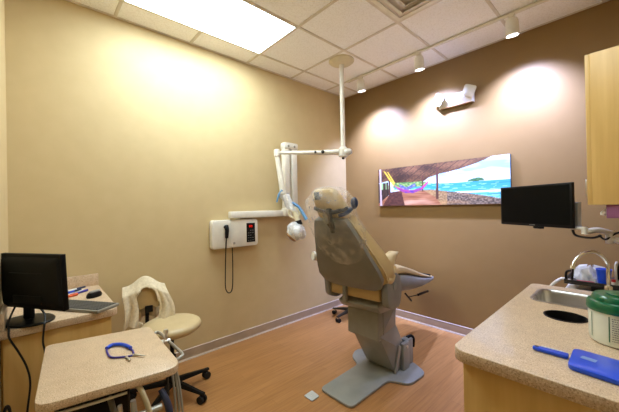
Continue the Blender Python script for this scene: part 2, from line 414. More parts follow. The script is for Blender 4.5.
# ------------------------------------------------------------------ canvas picture
def inpoly(u, v, P):
    c = False; n = len(P)
    for i in range(n):
        x1, y1 = P[i]; x2, y2 = P[i-1]
        if (y1 > v) != (y2 > v) and u < (x2-x1)*(v-y1)/(y2-y1)+x1: c = not c
    return c
from mathutils import noise
def nz(x, y, s=0.): return noise.noise(Vector((x, y, s)))
PP = {
 'sea': [(0.16, 0.56), (0.437, 0.532), (0.568, 0.504), (0.77, 0.49), (1.2, 0.496), (1.2, 0.0), (0.799, 0.19), (0.567, 0.3), (0.376, 0.383), (0.159, 0.421)],
 'rocks': [(0.406, 0.379), (0.494, 0.364), (0.62, 0.302), (0.737, 0.251), (0.845, 0.185), (0.944, 0.112), (1.01, 0.068), (1.01, -0.1), (0.58, -0.1), (0.511, 0.187)],
 'deck': [(-0.05, -0.1), (0.037, 0.174), (0.182, 0.385), (0.376, 0.396), (0.474, 0.309), (0.644, 0.017), (0.66, -0.1)],
 'roof': [(-0.05, 1.157), (0.96, 1.1), (0.894, 0.998), (0.849, 0.936), (0.788, 0.877), (0.692, 0.802), (0.605, 0.753), (0.552, 0.736), (0.457, 0.664), (0.428, 0.594), (0.336, 0.591), (0.172, 0.604), (0.089, 0.662), (-0.05, 0.585)],
 'postL': [(0.013, 1.1), (0.032, 1.1), (0.034, -0.1), (0.016, -0.1)],
 'post1': [(0.518, 0.9), (0.536, 0.9), (0.534, 0.145), (0.516, 0.145)],
 'post2': [(0.405, 0.736), (0.417, 0.734), (0.416, 0.334), (0.404, 0.336)],
 'post3': [(0.108, 0.853), (0.124, 0.849), (0.119, 0.2), (0.103, 0.2)],
 'ham1': [(0.141, 0.598), (0.182, 0.5), (0.249, 0.411), (0.324, 0.385), (0.397, 0.44), (0.462, 0.604), (0.452, 0.517), (0.406, 0.385), (0.334, 0.31), (0.259, 0.32), (0.193, 0.42)],
 'ham2': [(0.205, 0.56), (0.271, 0.465), (0.346, 0.55), (0.352, 0.481), (0.271, 0.373), (0.216, 0.455)],
 'rope': [(0.055, 0.949), (0.072, 0.932), (0.16, 0.549), (0.146, 0.532)],
 'rope2': [(0.092, 0.913), (0.101, 0.909), (0.169, 0.591), (0.155, 0.583)],
 'isl': [(0.742, 0.505), (0.746, 0.54), (0.786, 0.57), (0.817, 0.579), (0.841, 0.555), (0.85, 0.51), (0.801, 0.496)],
 'left': [(-0.05, 0.6), (0.101, 0.628), (0.111, 0.298), (-0.05, -0.05)],
 'green': [(0.148, 0.617), (0.437, 0.581), (0.437, 0.462), (0.148, 0.47)],
 'dark': [(0.123, 0.362), (0.226, 0.377), (0.258, -0.05), (0.03, -.05)]}
def mixc(a, b, t):
    t = max(0, min(1, t)); return tuple(x*(1-t)+y*t for x, y in zip(a, b))
def paint(u, v):
    I = lambda k: inpoly(u, v, PP[k])
    cl = nz(u*5, v*7)*.5+.5+nz(u*14, v*20)*.2
    c = mixc((150, 200, 236), (232, 240, 248), (cl-.35)*2.2)
    c = mixc(c, (226, 240, 248), max(0, 1-(v-.5)*4)) if v > .5 else c
    if I('sea'):
        h = .5-v; c = mixc((58, 156, 188), (108, 206, 214), h*2.6)
        c = mixc(c, (30, 128, 170), .8*max(0, nz(u*7, v*60)*1.6))
        if .255 < v+nz(u*6, 1)*.02 < .30-.02*(1-u) and u > .6: c = (236, 246, 246)
        if nz(u*16, v*110, 3) > .32: c = mixc(c, (220, 240, 242), .6)
    if I('isl'): c = mixc((44, 96, 62), (96, 136, 84), nz(u*60, v*60)+.4)
    if I('green'): c = mixc((60, 110, 56), (170, 190, 110), nz(u*50, v*30)+.5)
    if I('deck'): c = mixc((190, 132, 98), (140, 84, 56), .5+.9*nz(u*8, v*40)); c = mixc(c, (236, 196, 170), max(0, nz(u*9+3, v*6)))
    if I('dark'): c = mixc((76, 42, 40), (108, 66, 56), nz(u*40, v*20)+.4)
    if I('rocks'):
        k = nz(u*75, v*30); c = mixc((70, 58, 52), (150, 132, 116), k*1.4+.5); c = mixc(c, (196, 150, 104), .6*max(0, nz(u*10, v*9)+.2))
        if u < .6: c = mixc(c, (206, 160, 96), .5)
    if I('left'): c = mixc((44, 30, 28), (78, 58, 50), nz(u*60, v*8)+.5)
    if I('left') and v > .44 and nz(u*40, 2) > 0: c = (150, 190, 130)
    if I('roof'):
        k = nz(u*26+v*34, v*20-u*60)*.6+nz(u*7, v*6, 5)*.9; c = mixc((58, 36, 28), (128, 88, 60), k*.9+.5)
        if abs(((u*1.9-v*.9) % .16)-.08) < .008: c = (58, 34, 28)
        c = mixc(c, (164, 126, 96), max(0, u-.55)*1.0)
    for k in ('postL', 'post1', 'post2', 'post3'):
        if I(k): c = (88, 50, 44) if k != 'postL' else (206, 186, 186)
    if I('ham2'): c = mixc((50, 70, 150), (170, 150, 200), nz(u*40, v*40)+.4)
    if I('ham1'): c = mixc((196, 70, 130), (90, 60, 150), (.5-v)*4+nz(u*30, v*50)*1.2)
    if I('rope') or I('rope2'): c = (226, 190, 60)
    return c
PX0, PX1, PZ0, PZ1, PYF = -2.275, -.80, 1.40, 1.87, 3.312
pic = thing('canvas_picture', (-1.54, YB, 1.40), 'wide panoramic beach picture with a pink hammock hung on the brown wall', 'picture')
part('stretcher', MB().b2(PX0, PX1, PYF+.001, YB-.001, PZ0, PZ1), 'blackedge', pic)
NU, NV = 300, 96
me = bpy.data.meshes.new('printed_canvas')
org = Vector((-1.54, YB, 1.40))
me.from_pydata([tuple(Vector((PX0+(PX1-PX0)*i/NU, PYF, PZ0+(PZ1-PZ0)*j/NV))-org) for j in range(NV+1) for i in range(NU+1)], [], [[j*(NU+1)+i, j*(NU+1)+i+1, (j+1)*(NU+1)+i+1, (j+1)*(NU+1)+i] for j in range(NV) for i in range(NU)])
at = me.color_attributes.new('print', 'FLOAT_COLOR', 'POINT'); buf = []
for j in range(NV+1):
    for i in range(NU+1): buf += [*lin(paint(i/NU, j/NV)), 1.]
at.data.foreach_set('color', buf)
cm = bpy.data.materials.new('printed canvas'); N = NT(cm); o_ = N.n('ShaderNodeOutputMaterial'); p_ = N.n('ShaderNodeBsdfPrincipled', Roughness=.5)
a_ = N.n('ShaderNodeAttribute', attribute_name='print'); N.l(a_, 'Color', p_, 'Base Color'); N.l(p_, 'BSDF', o_, 'Surface'); me.materials.append(cm)
o = bpy.data.objects.new('printed_canvas', me); COL.objects.link(o); o.parent = pic

# ------------------------------------------------------------------ x-ray unit on the left wall
x = thing('xray_control_box', (XL, 1.52, 1.003), 'white wall box with black keypad and a black hand switch on a looped cord', 'x-ray control')
TL_ = lambda d_: basis((XL+d_, 0, 0), (0, 1, 0), (0, 0, 1), (1, 0, 0))
part('housing', MB().prism(rrect(1.262, 1.785, 1.003, 1.288, .03), 0, .070, .012, T=TL_(.001)), 'white', x)
part('front_cover', MB().prism(rrect(1.458, 1.770, 1.007, 1.284, .025), 0, .012, .005, T=TL_(.071)), 'white', x)
kp = part('keypad', MB().b2(XL+.083, XL+.087, 1.635, 1.738, 1.045, 1.247, .002), 'black', x)
part('display', MB().b2(XL+.087, XL+.0882, 1.65, 1.722, 1.195, 1.232), 'screen', kp)
dg = MB()
for k in range(3): dg.b2(XL+.0882, XL+.089, 1.668+.014*k, 1.676+.014*k, 1.203, 1.206).b2(XL+.0882, XL+.089, 1.668+.014*k, 1.670+.014*k, 1.203, 1.221).b2(XL+.0882, XL+.089, 1.668+.014*k, 1.676+.014*k, 1.218, 1.221)
part('digits', dg, 'redlit', kp)
bt = MB()
for r_ in range(5):
    for c_ in range(3):
        if (r_, c_) in ((2, 2), (4, 0)): continue
        bt.b2(XL+.087, XL+.0885, 1.650+.026*c_, 1.664+.026*c_, 1.062+.026*r_, 1.068+.026*r_, .0005)
part('buttons', bt, 'lcd', kp)
part('round_button', MB().cyl((XL+.083, 1.49, 1.05), (XL+.087, 1.49, 1.05), .012), 'grey_metal', x)
hs = part('hand_switch', MB().tube([(XL+.080, 1.405, 1.225), (XL+.103, 1.404, 1.19), (XL+.095, 1.402, 1.11)], [.026, .015], 12, smooth=5), 'blackm', x, label='black hand switch')
part('cord', MB().tube([(XL+.095, 1.402, 1.12), (XL+.075, 1.402, 1.0), (XL+.055, 1.402, .75), (XL+.05, 1.405, .60), (XL+.05, 1.44, .548), (XL+.05, 1.478, .59), (XL+.052, 1.486, .8), (XL+.045, 1.488, 1.002)], .0055, 8, smooth=6), 'cable', hs)
part('switch_hook', MB().b2(XL+.070, XL+.082, 1.385, 1.425, 1.16, 1.22, .004), 'white', x)

x = thing('folding_xray_support', (XL+.06, 2.23, 1.30), 'white folded wall support of the x-ray unit, long horizontal bar under twin upright bars', 'x-ray support')
part('horizontal_bar', MB().b2(XL+.034, XL+.10, 1.453, 2.35, 1.302, 1.372, .008), 'white', x)
part('wall_plate', MB().b2(XL+.001, XL+.034, 1.60, 2.32, 1.31, 1.365, .005), 'white', x)
for a_, b_ in ((2.125, 2.205), (2.235, 2.315)): part('upright_bar', MB().b2(XL+.06, XL+.13, a_, b_, 1.36, 2.13, .012), 'white', x)
part('pivot_cap', MB().b2(XL+.05, XL+.14, 2.12, 2.325, 2.08, 2.16, .018), 'white', x)
part('pivot_cap', MB().b2(XL+.05, XL+.145, 2.115, 2.33, 1.30, 1.40, .02), 'white', x)
for y_ in (2.175, 2.265): part('screw', MB().cyl((XL+.14, y_, 2.115), (XL+.144, y_, 2.115), .013), 'hose', x)

# ------------------------------------------------------------------ ceiling pole exam light
PXc, PYc = -2.14, 2.47
d = thing('dental_lamp', (PXc, PYc, ZC), 'white jointed exam lamp hanging from a pole on a round ceiling plate', 'lamp')
part('ceiling_plate', MB().lathe([(.135, 0), (.137, -.012), (.118, -.028), (.085, -.040), (.05, -.046), (.001, -.047)], (PXc, PYc, ZC-.001), 36), 'cream', d, label='cream domed ceiling plate')
part('pole', MB().cyl((PXc, PYc, ZC-.045), (PXc, PYc, 2.02), .024, n=20), 'white', d)
A = Vector((PXc, PYc, 1.99)); E_ = Vector((-2.626, 1.942, 1.996)); dv = (E_-A).normalized()
hub = part('pivot_hub', MB().lathe([(.03, -.055), (.05, -.045), (.056, -.02), (.054, .03), (.03, .06)], A, 24).ell(A+Vector((.03, .02, 0)), (.07, .055, .04)), 'white', d)
part('knob', MB().cyl(A+Vector((0, 0, -.055)), A+Vector((0, 0, -.075)), .014), 'black', hub, label='small black knob')
part('upper_arm', MB().tube([A+dv*.05, A+dv*.2, A+dv*.22, E_], [.036, .036, .03, .022], 16, flat=.8).tube([A+dv*.06+Vector((0, 0, .0)), A+dv*.24], [.045, .03], 16, flat=.7), 'white', d)
part('joint', MB().cyl(A+dv*.22+Vector((.017, -.017, 0)), A+dv*.22+Vector((.03, -.03, 0)), .018), 'blackm', d)
part('joint', MB().cyl(A+dv*.30+Vector((.017, -.017, 0)), A+dv*.30+Vector((.026, -.026, 0)), .012), 'blackm', d)
part('elbow', MB().lathe([(.02, -.045), (.033, -.035), (.034, .03), (.02, .04)], E_, 20), 'white', d)
W = Vector((-2.585, 1.98, 1.56))
part('lower_arm', MB().tube([E_+Vector((0, 0, -.03)), W], [.026, .032], 16).ell(W, (.036, .036, .036)), 'white', d)
K = Vector((-2.50, 2.06, 1.355))
part('drop_arm', MB().tube([W, K], [.028, .022], 14), 'white', d)
nk = Vector((-2.455, 2.09, 1.24))
part('yoke', MB().tube([K+Vector((-.02, -.02, .04)), K+Vector((-.04, -.04, -.02)), K+Vector((-.01, -.01, -.06)), K+Vector((.04, .04, -.04)), K+Vector((.03, .03, .03))], .012, 8, closed=True, smooth=5).tube([K, nk+Vector((0, 0, .0))], [.026, .03], 14), 'cream', d)
part('collar', MB().tube([nk+Vector((-.008, -.006, .02)), nk+Vector((.005, .004, -.03))], [.034, .038], 16), 'black', d)
H0 = Vector((-2.48, 2.06, 1.135)); Rh = aim(Vector((-.50, -.55, -.75)))
hd = part('lamp_head', MB().lathe([(.02, -.08), (.055, -.07), (.075, -.03), (.08, .03), (.075, .055), (.07, .06)], H0, 24, Rh), 'white', d)
part('reflector', MB().lathe([(.07, .058), (.072, .075), (.055, .085), (.001, .07)], H0, 24, Rh), 'bronze', hd)
m = MB()
rg = []
for i in range(9):
    t_ = i/8; z = -.105+t_*.2; rr_ = .03+.075*sin(PI*min(1, t_*1.15))**.6
    rg.append([H0+Rh @ Vector((rr_*(1+.16*sin(5*w+i)+.1*sin(9*w+2*i))*cos(w), rr_*(1+.16*sin(5*w+i)+.08*sin(11*w+i))*sin(w), z)) for w in [2*PI*j/36 for j in range(36)]])
m.loft(rg, cap=False)
part('plastic_cover', m, 'bag', hd, label='crumpled clear plastic wrap')
# blue sleeves
m = MB(); Rr = (K-W).normalized(); side = Vector((.67, .74, 0))
m.tube([W+Vector((-.0, 0, .03)), W+Vector((-.03, -.03, -.02)), W+Vector((-.045, -.05, -.10))], [.04, .014], 10, smooth=4, flat=.5)
part('blue_barrier', m, 'tape', d, label='blue film on the upper handle')
q = K+Vector((.045, .05, 0))
m = MB().tube([q+Vector((-.06, -.06, .10)), q+Vector((-.01, -.01, .05)), q+Vector((.03, .03, -.04)), q+Vector((.045, .05, -.085))], [.022, .034], 12, smooth=5, flat=.6)
part('blue_barrier', m, 'tape', d, label='blue film on the lower handle')
m = MB(); rg = []
for i in range(7):
    t_ = i/6; c = W.lerp(K, t_*.8+.05)
    rg.append([c+Vector((.675, .737, 0))*(.045*(1+.3*sin(4*w+i*1.3)))*cos(w)+Vector((-.6, .6, .3))*(.04*(1+.3*sin(3*w+i)))*sin(w) for w in [2*PI*j/24 for j in range(24)]])
m.loft(rg, cap=False)
part('plastic_cover', m, 'bag', d, label='crumpled clear plastic wrap')

# ------------------------------------------------------------------ dental chair
CX, CY, PHI = -1.52, 1.95, math.radians(6)
TM = Matrix.Translation((CX, CY, 0)) @ Rz(PHI)
ch = thing('dental_chair', (CX, CY, 0), 'tan and grey dental chair with a plastic-wrapped headrest on a grey base plate', 'dental chair')
pl = [(-1.655, 1.585), (-1.345, 1.585), (-1.35, 2.05), (-1.20, 2.12), (-1.19, 2.36), (-1.36, 2.45), (-1.70, 2.45), (-1.86, 2.28), (-1.80, 2.14), (-1.67, 2.07)]
part('base_plate', MB().prism(rpoly(pl, [.05, .05, .05, .06, .06, .06, .06, .06, .06, .05]), 0.001, .022, .006), 'chair_paint', ch)
# bracket + linkage arm + box
part('pivot_bracket', MB().b2(-1.36, -1.325, 2.245, 2.345, .02, .245, .01).b2(-1.64, -1.362, 2.22, 2.40, .02, .15, .015), 'chair_paint', ch)
m = MB()
yz = [(2.165, .022), (2.345, .022), (2.36, .11), (2.30, .21), (2.215, .37), (2.0, .37)]
def ext(mb, pts, xa, xb, bev=.01, mi=0):
    mb.prism(pts, xa, xb, bev, mi, T=basis((0, 0, 0), (0, 1, 0), (0, 0, 1), (1, 0, 0)))
ext(m, rpoly([(2.165, .03), (2.34, .03), (2.355, .16), (2.20, .42), (1.96, .38)], .02), -1.648, -1.364, .012)
part('linkage_arm', m, 'chair_paint', ch)
m = MB(); ext(m, rpoly([(2.15, .03), (2.18, .03), (2.25, .22), (2.22, .24)], .01), -1.362, -1.345, .004)
part('link_rod', m, 'grey_metal', ch)
m = MB()
ext(m, rpoly([(1.95, .338), (2.10, .33), (2.205, .40), (2.215, .575), (1.95, .578)], .015), -1.678, -1.366, .015)
bx = part('lift_box', m, 'chair_paint', ch)
part('seam', MB().b2(-1.3665, -1.3645, 2.015, 2.017, .36, .56), 'dark_metal', bx)
part('gap_shade', MB().b2(-1.64, -1.41, 2.0, 2.2, .57, .67, .01), 'blackm', ch, label='black block standing in for the shade in the gap under the seat frame')  # black block paints in the shade between lift box and seat
part('bolt', MB().cyl((-1.33, 2.30, .21), (-1.318, 2.30, .21), .011), 'steel', ch)
# foot switch bracket at base
m = MB().b2(-1.42, -1.345, 2.34, 2.44, .022, .24, .012)
part('junction_box', m, 'chair_paint', ch)
jx = part('cable_bracket', MB().tube([(-1.38, 2.40, .24), (-1.37, 2.44, .245), (-1.355, 2.46, .22), (-1.36, 2.46, .15)], .015, 8, smooth=3), 'black', ch)

# backrest shell: z-> (y', half width)
sh = [(.775, -.13, .20), (.80, -.155, .255), (.86, -.19, .285), (.93, -.222, .275), (1.03, -.275, .242), (1.16, -.342, .198), (1.27, -.40, .152), (1.305, -.415, .135), (1.318, -.41, .12)]
def shell_ring(z, y, w, th, bulge, ez=.0):
    out = []
    for k in range(13):       # rear face, left -> right
        s_ = -1+2*k/12; out.append((w*s_, y-bulge*(1-abs(s_)**3), z))
    out.append((w*1.01, y+th*.5, z+ez)); out.append((w*.97, y+th, z+ez*2))
    for k in range(7):
        s_ = 1-2*k/6; out.append((w*.93*s_, y+th*1.02, z+ez*2))
    out.append((-w*.97, y+th, z+ez*2)); out.append((-w*1.01, y+th*.5, z+ez))
    return out
m = MB(TM); m.loft([shell_ring(z, y, w, .055, .02, .012) for z, y, w in sh])
bs = part('back_shell', m, 'chair_grey', ch, label='grey moulded rear shell of the backrest')
part('slot', MB(TM).tube([(.0, -.427, 1.285), (.01, -.410, 1.255)], .010, 10), 'black', bs)
# shoulder seam at top
# back cushion: y' front thickness and side bolsters
bc = [(.80, -.10, .24, .09), (.85, -.13, .285, .12), (.93, -.175, .285, .13), (1.03, -.23, .252, .125), (1.13, -.285, .212, .105), (1.22, -.33, .176, .08), (1.30, -.37, .14, .06), (1.325, -.375, .12, .04)]
def cush_ring(z, y, w, th, dish):
    out = []
    for k in range(9):
        s_ = -1+2*k/8; out.append((w*s_, y-.01, z))
    out += [(w*1.04, y+.02, z), (w*1.07, y+th*.6, z+.015), (w*1.04, y+th, z+.035), (w*.93, y+th*1.02, z+.04)]
    for k in range(9):
        s_ = .82-1.64*k/8; out.append((w*s_, y+th-dish*(1-abs(s_)**2.2), z+.04))
    out += [(-w*.93, y+th*1.02, z+.04), (-w*1.04, y+th, z+.035), (-w*1.07, y+th*.6, z+.015), (-w*1.04, y+.02, z)]
    return out
m = MB(TM); m.loft([cush_ring(z, y, w, th, min(.06, th*.6)) for z, y, w, th in bc])
bcu = part('back_cushion', m, 'leather', ch, ang=60)
pp = [(w*1.05, y+.005, z) for z, y, w, th in bc[1:]]
part('piping', MB(TM).tube(pp, .006, 8, smooth=3), 'leather_lt', bcu)
part('piping', MB(TM).tube([(-a, b, c) for a, b, c in pp], .006, 8, smooth=3), 'leather_lt', bcu)
# seat shell + cushions (profile along y')
def bar_ring(y, zc, w, h, pw=.5):
    out = []
    for k in range(24):
        a = 2*PI*k/24; c_, s_ = cos(a), sin(a)
        out.append((w*math.copysign(abs(c_)**pw, c_), y, zc+h*math.copysign(abs(s_)**pw, s_)))
    return out
m = MB(TM)
for_ = [(-.02, .78, .20, .05), (.03, .78, .235, .075), (.15, .77, .245, .09), (.30, .755, .25, .085), (.50, .715, .25, .075), (.72, .675, .235, .05), (.92, .645, .21, .034), (1.10, .628, .19, .018), (1.22, .622, .15, .007)]
m.loft([bar_ring(y, z, w, h) for y, z, w, h in for_])
part('seat_shell', m, 'chair_grey', ch, label='grey moulded underside of seat and footrest')
m = MB(TM)
st = [(-.04, .84, .20, .035), (0, .86, .235, .043), (.08, .872, .245, .045), (.17, .883, .245, .047), (.30, .862, .24, .042), (.50, .808, .235, .034), (.72, .743, .215, .026), (.92, .690, .195, .018), (1.08, .655, .18, .012), (1.18, .636, .15, .006)]
m.loft([bar_ring(y, z, w, h, .6) for y, z, w, h in st])
sc_ = part('seat_cushion', m, 'leather_lt', ch)
part('stitch_mark', MB(TM).box((.15, 1.0, .688), (.08, .05, .012), .005, rot=Matrix.Rotation(-.3, 3, 'X')), 'blackm', ch, label='dark patch near the foot end')
# rear seat upholstery visible under the back
m = MB(TM).box((-.02, -.03, .737), (.47, .13, .115), .02)
part('seat_rear_pad', m, 'leather', ch)
m = MB(TM).box((-.085, -.112, .74), (.036, .03, .22), .006)
part('recline_strut', m, 'chair_paint', ch)
part('seat_frame', MB(TM).box((.0, .08, .665), (.30, .2, .03), .008), 'blackm', ch)
# right pivot housing
T2 = TM @ basis((0, 0, 0), (0, 1, 0), (0, 0, 1), (1, 0, 0))
m = MB(); m.prism(rpoly([(-.13, .86), (-.11, .66), (.0, .62), (.085, .635), (.12, .74), (.10, .86), (.02, .905), (-.06, .90)], .04), .235, .295, .015, T=T2)
hs_ = part('pivot_housing', m, 'chair_grey', ch)
part('pivot_cap', MB(TM).cyl((.294, -.01, .80), (.300, -.01, .80), .028), 'chair_paint', hs_)
m = MB(); m.prism(rpoly([(-.13, .86), (-.11, .66), (.0, .62), (.085, .635), (.12, .74), (.10, .86), (.02, .905), (-.06, .90)], .04), -.295, -.235, .015, T=T2)
part('pivot_housing', m, 'chair_grey', ch)
m = MB(); m.prism(rpoly([(-.02, .66), (-.10, .64), (-.04, .575), (.18, .56), (.27, .70), (.1, .74)], .03), -.17, .19, .012, T=T2)
part('support_casting', m, 'chair_paint', ch)
# curled bolster / arm sling
def sling(sgn):
    c = [(-.04, .85, .10), (-.02, .89, .10), (-.01, .93, .09), (.015, .97, .072), (.06, 1.01, .048), (.115, 1.033, .026), (.14, 1.035, .008)]
    rings = []
    for i, (y, z, h) in enumerate(c):
        tt = i/(len(c)-1); ww = .055-.02*tt
        rings.append([(sgn*.225+ww*cos(a), y+h*sin(a)*.9+.02*(1-tt), z-h*sin(a)*.5) for a in [2*PI*k/16 for k in range(16)]])
    return MB(TM).loft(rings)
part('arm_bolster', sling(1), 'leather_lt', ch)
part('arm_bolster', sling(-1), 'leather_lt', ch)
# hip bolster roll closing the gap between back and seat
m = MB(TM).tube([(.27, -.12, .87), (.275, -.06, .855), (.262, .01, .885), (.25, .05, .93)], [.035, .03], 12, smooth=4)
part('hip_roll', m, 'leather', ch)
# release lever at the far side
part('release_lever', MB(TM).tube([(.2, .38, .64), (.2, .50, .55)], .008, 8).tube([(.2, .66, .565), (.2, .90, .545)], .012, 8).tube([(.2, .44, .595), (.2, .66, .565)], .004, 8), 'black', ch, label='black release lever under the footrest')
# headrest
hr = [(1.322, -.375, .112, .036, .025), (1.335, -.382, .126, .048, .024), (1.39, -.40, .128, .055, .020), (1.45, -.42, .118, .055, .008), (1.495, -.432, .104, .050, -.004), (1.52, -.437, .088, .036, -.008), (1.531, -.438, .06, .018, -.008)]
m = MB(TM)
m.loft([[(cx_+w*math.copysign(abs(cos(a))**.5, cos(a)), y+h*math.copysign(abs(sin(a))**.6, sin(a)), z) for a in [2*PI*k/28 for k in range(28)]] for z, y, w, h, cx_ in hr])
hr_ = part('headrest', m, 'leather', ch)
part('patch', MB(TM).box((-.050, -.482, 1.480), (.045, .012, .055), .003, rot=Matrix.Rotation(.2, 3, 'X')), 'dark_metal', hr_, label='small dark square patch')
part('headrest_band', MB(TM).tube([(-.112, -.440, 1.395), (-.05, -.462, 1.38), (.04, -.466, 1.362), (.12, -.448, 1.375), (.155, -.40, 1.39)], .007, 8, smooth=5, flat=2.), 'dark_metal', hr_)
part('glide_bar', MB(TM).box((.04, -.444, 1.30), (.032, .02, .17), .005, rot=Matrix.Rotation(.3, 3, 'X')).cyl((.04, -.475, 1.372), (.04, -.44, 1.372), .020), 'dark_metal', ch)
part('headrest_lever', MB(TM).tube([(.10, -.435, 1.34), (.15, -.41, 1.36), (.175, -.385, 1.39)], .015, 12, smooth=4).ell((.180, -.36, 1.425), (.026, .026, .042)), 'navy', ch)
# left arm tip
part('armrest', MB(TM).tube([(-.26, -.18, .96), (-.275, -.21, .985), (-.275, -.23, 1.0)], .028, 12).tube([(-.27, -.22, 1.0), (-.265, -.10, .97), (-.255, .0, .95)], .024, 12, smooth=4), 'leather_lt', ch)
part('armrest', MB(TM).tube([(-.275, -.215, 1.0), (-.295, -.255, 1.005)], .036, 14), 'white', ch, label='white rounded arm end')
# plastic cover
def wob(a, i): return 1+.10*sin(3*a+i*1.1)+.06*sin(7*a-i*.9)+.03*sin(13*a+i)
cv = [(1.02, -.275, .20, .06), (1.10, -.31, .205, .075), (1.18, -.35, .205, .085), (1.26, -.385, .20, .095), (1.33, -.405, .19, .10), (1.40, -.42, .185, .10), (1.46, -.43, .17, .09), (1.505, -.438, .135, .075), (1.535, -.44, .10, .05), (1.546, -.44, .03, .02)]
m = MB(TM); rg = []
for i, (z, y, w, h) in enumerate(cv):
    r_ = []
    for k in range(48):
        a = 2*PI*k/48; q = wob(a, i)
        flare = .09*max(0, cos(a-PI))**10*max(0, 1-abs(z-1.44)/.09)+.07*max(0, cos(a))**8*max(0, 1-abs(z-1.28)/.16)
        r_.append((.02+w*q*cos(a)+math.copysign(flare, cos(a)), y+h*q*sin(a), z+.03*sin(2*a+1)*(i == 0)))
    rg.append(r_)
m.loft(rg, cap=False)
part('plastic_cover', m, 'film', ch, label='clear plastic bag over the headrest')

# floor cover plate
fp = thing('floor_box_cover', (-1.64, 1.49, 0), 'small pale grey rectangular cover on the floor before the base plate', 'cover plate')
q = [(-1.685, 1.452), (-1.597, 1.452), (-1.602, 1.532), (-1.69, 1.538)]
part('plate', MB().prism(rpoly(q, .01), 0.001, .010, .003), 'silver_paint', fp)
part('screw', MB().cyl((-1.643, 1.49, .009), (-1.643, 1.49, .012), .006), 'steel', fp)

# ------------------------------------------------------------------ stools
def stool_base(r, c, hubz, seatz, rad, a0, col, castr=.028):
    cx, cy = c
    part('gas_lift', MB().cyl((cx, cy, .10), (cx, cy, .30), .026).cyl((cx, cy, .30), (cx, cy, seatz-.05), .014, n=16), 'blackm', r)
    part('hub', MB().lathe([(.03, .07), (.05, .08), (.05, .12), (.034, .15)], (cx, cy, 0), 20), 'blackm', r)
    for k in range(5):
        a = a0+k*2*PI/5; d_ = Vector((cos(a), sin(a), 0)); s_ = Vector((-sin(a), cos(a), 0)); c0 = Vector((cx, cy, 0))
        lg = part('leg', MB().loft([[c0+d_*u+s_*(w*x_)+Vector((0, 0, z+h*y_)) for x_, y_ in ((-1, -.6), (1, -.6), (1, .3), (.6, 1), (-.6, 1), (-1, .3))] for u, w, z, h in ((.03, .022, .095, .022), (.12, .02, .088, .019), (rad-.02, .015, .073, .012), (rad+.02, .014, .070, .010))]), 'blackm' if col == 0 else 'dark_metal', r)
        e0 = c0+d_*rad
        m_ = MB()
        for s2 in (-1, 1): m_.cyl(e0+s_*s2*.008-Vector((0, 0, 0))+Vector((0, 0, castr)), e0+s_*s2*.024+Vector((0, 0, castr)), castr, n=18)
        cs = part('caster', m_, 'rubber', lg)
        lg_h = part('caster_hood', MB().cyl(e0+Vector((0, 0, .045)), e0+Vector((0, 0, .075)), .009).box(e0+Vector((0, 0, .048)), (.03, .03, .02), .006, rot=Rz(a).to_3x3()), 'blackm' if col == 0 else 'chrome', lg)
SX, SY = -2.40, .755
s1 = thing('operator_stool', (SX, SY, 0), 'tan round-seat wheeled stool standing between the desk and the left wall', 'stool')
stool_base(s1, (SX, SY), .1, .55, .28, math.radians(25), 0)
part('seat', MB().lathe([(.001, .475), (.12, .476), (.18, .482), (.205, .50), (.212, .522), (.205, .541), (.185, .552), (.12, .556), (.001, .556)], (SX, SY, 0), 40), 'leather_lt', s1, ang=50)
part('seat_plate', MB().box((SX, SY, .465), (.20, .16, .02), .006).box((SX-.08, SY-.04, .46), (.05, .09, .03), .01), 'blackm', s1)
part('height_lever', MB().tube([(SX+.02, SY-.05, .455), (SX+.1, SY-.19, .45)], .006).ell((SX+.105, SY-.2, .45), (.014, .02, .008)), 'blackm', s1)
bu, bn = Vector((.2, .98, 0)).normalized(), Vector((.98, -.2, 0)).normalized()
BC = Vector((-2.625, .645, 0))
def bp(u, z, n_): return BC+bu*u+bn*n_+Vector((0, 0, z))
part('back_post', MB().tube([(SX-.05, SY-.03, .458), bp(.03, .455, .03), bp(.0, .47, -.005), bp(0, .62, -.02), bp(0, .70, -.02)], .017, 10, smooth=4, flat=.6), 'blackm', s1)
m = MB(Matrix()); TB = basis(BC+Vector((0, 0, .715)), bu, Vector((0, 0, 1)), bn)
m.M = TB; m.loft([[(px*q, py*q, z) for px, py in rrect(-.125, .125, -.085, .085, .06)] for q, z in ((.9, -.03), (1, -.015), (1, .01), (.93, .025), (.7, .03))])
bk = part('backrest', m, 'leather', s1)
part('back_bracket', MB(TB).box((0.01, -.085, .035), (.055, .05, .018), .005), 'blackm', s1)

# jacket draped over the backrest
def drape(u, v):
    # u across 0..1, v 0 = front hem (towards room), .5 = ridge over the backrest, 1 = rear hem
    s_ = (u-.5)*2
    ridge = .865-.05*abs(s_)**2.2-.02*sin(u*9)
    wid = .150+.012*sin(v*7)
    if v < .5:
        t_ = 1-v*2                       # 0 ridge .. 1 front hem
        hem = .50+.03*sin(u*11)
        z = ridge+(hem-ridge)*t_; n_ = .045+.035*t_**.5+.020*sin(u*22+3*t_)*t_+.01*sin(u*41)*t_
    else:
        t_ = (v-.5)*2
        hem = .53+.02*sin(u*14+1)
        z = ridge+(hem-ridge)*t_; n_ = -.045-.03*t_**.5+.016*sin(u*20+2)*t_
    k = min(1, abs(v-.5)*10); n_ = n_*k+.0*(1-k); z -= 0 if k >= 1 else 0
    fl = 1+.12*t_
    return bp(s_*wid*fl+.02*sin(v*9), z, n_)
NUj, NVj = 44, 60
vs = [drape(i/NUj, j/NVj) for j in range(NVj+1) for i in range(NUj+1)]; fs = []
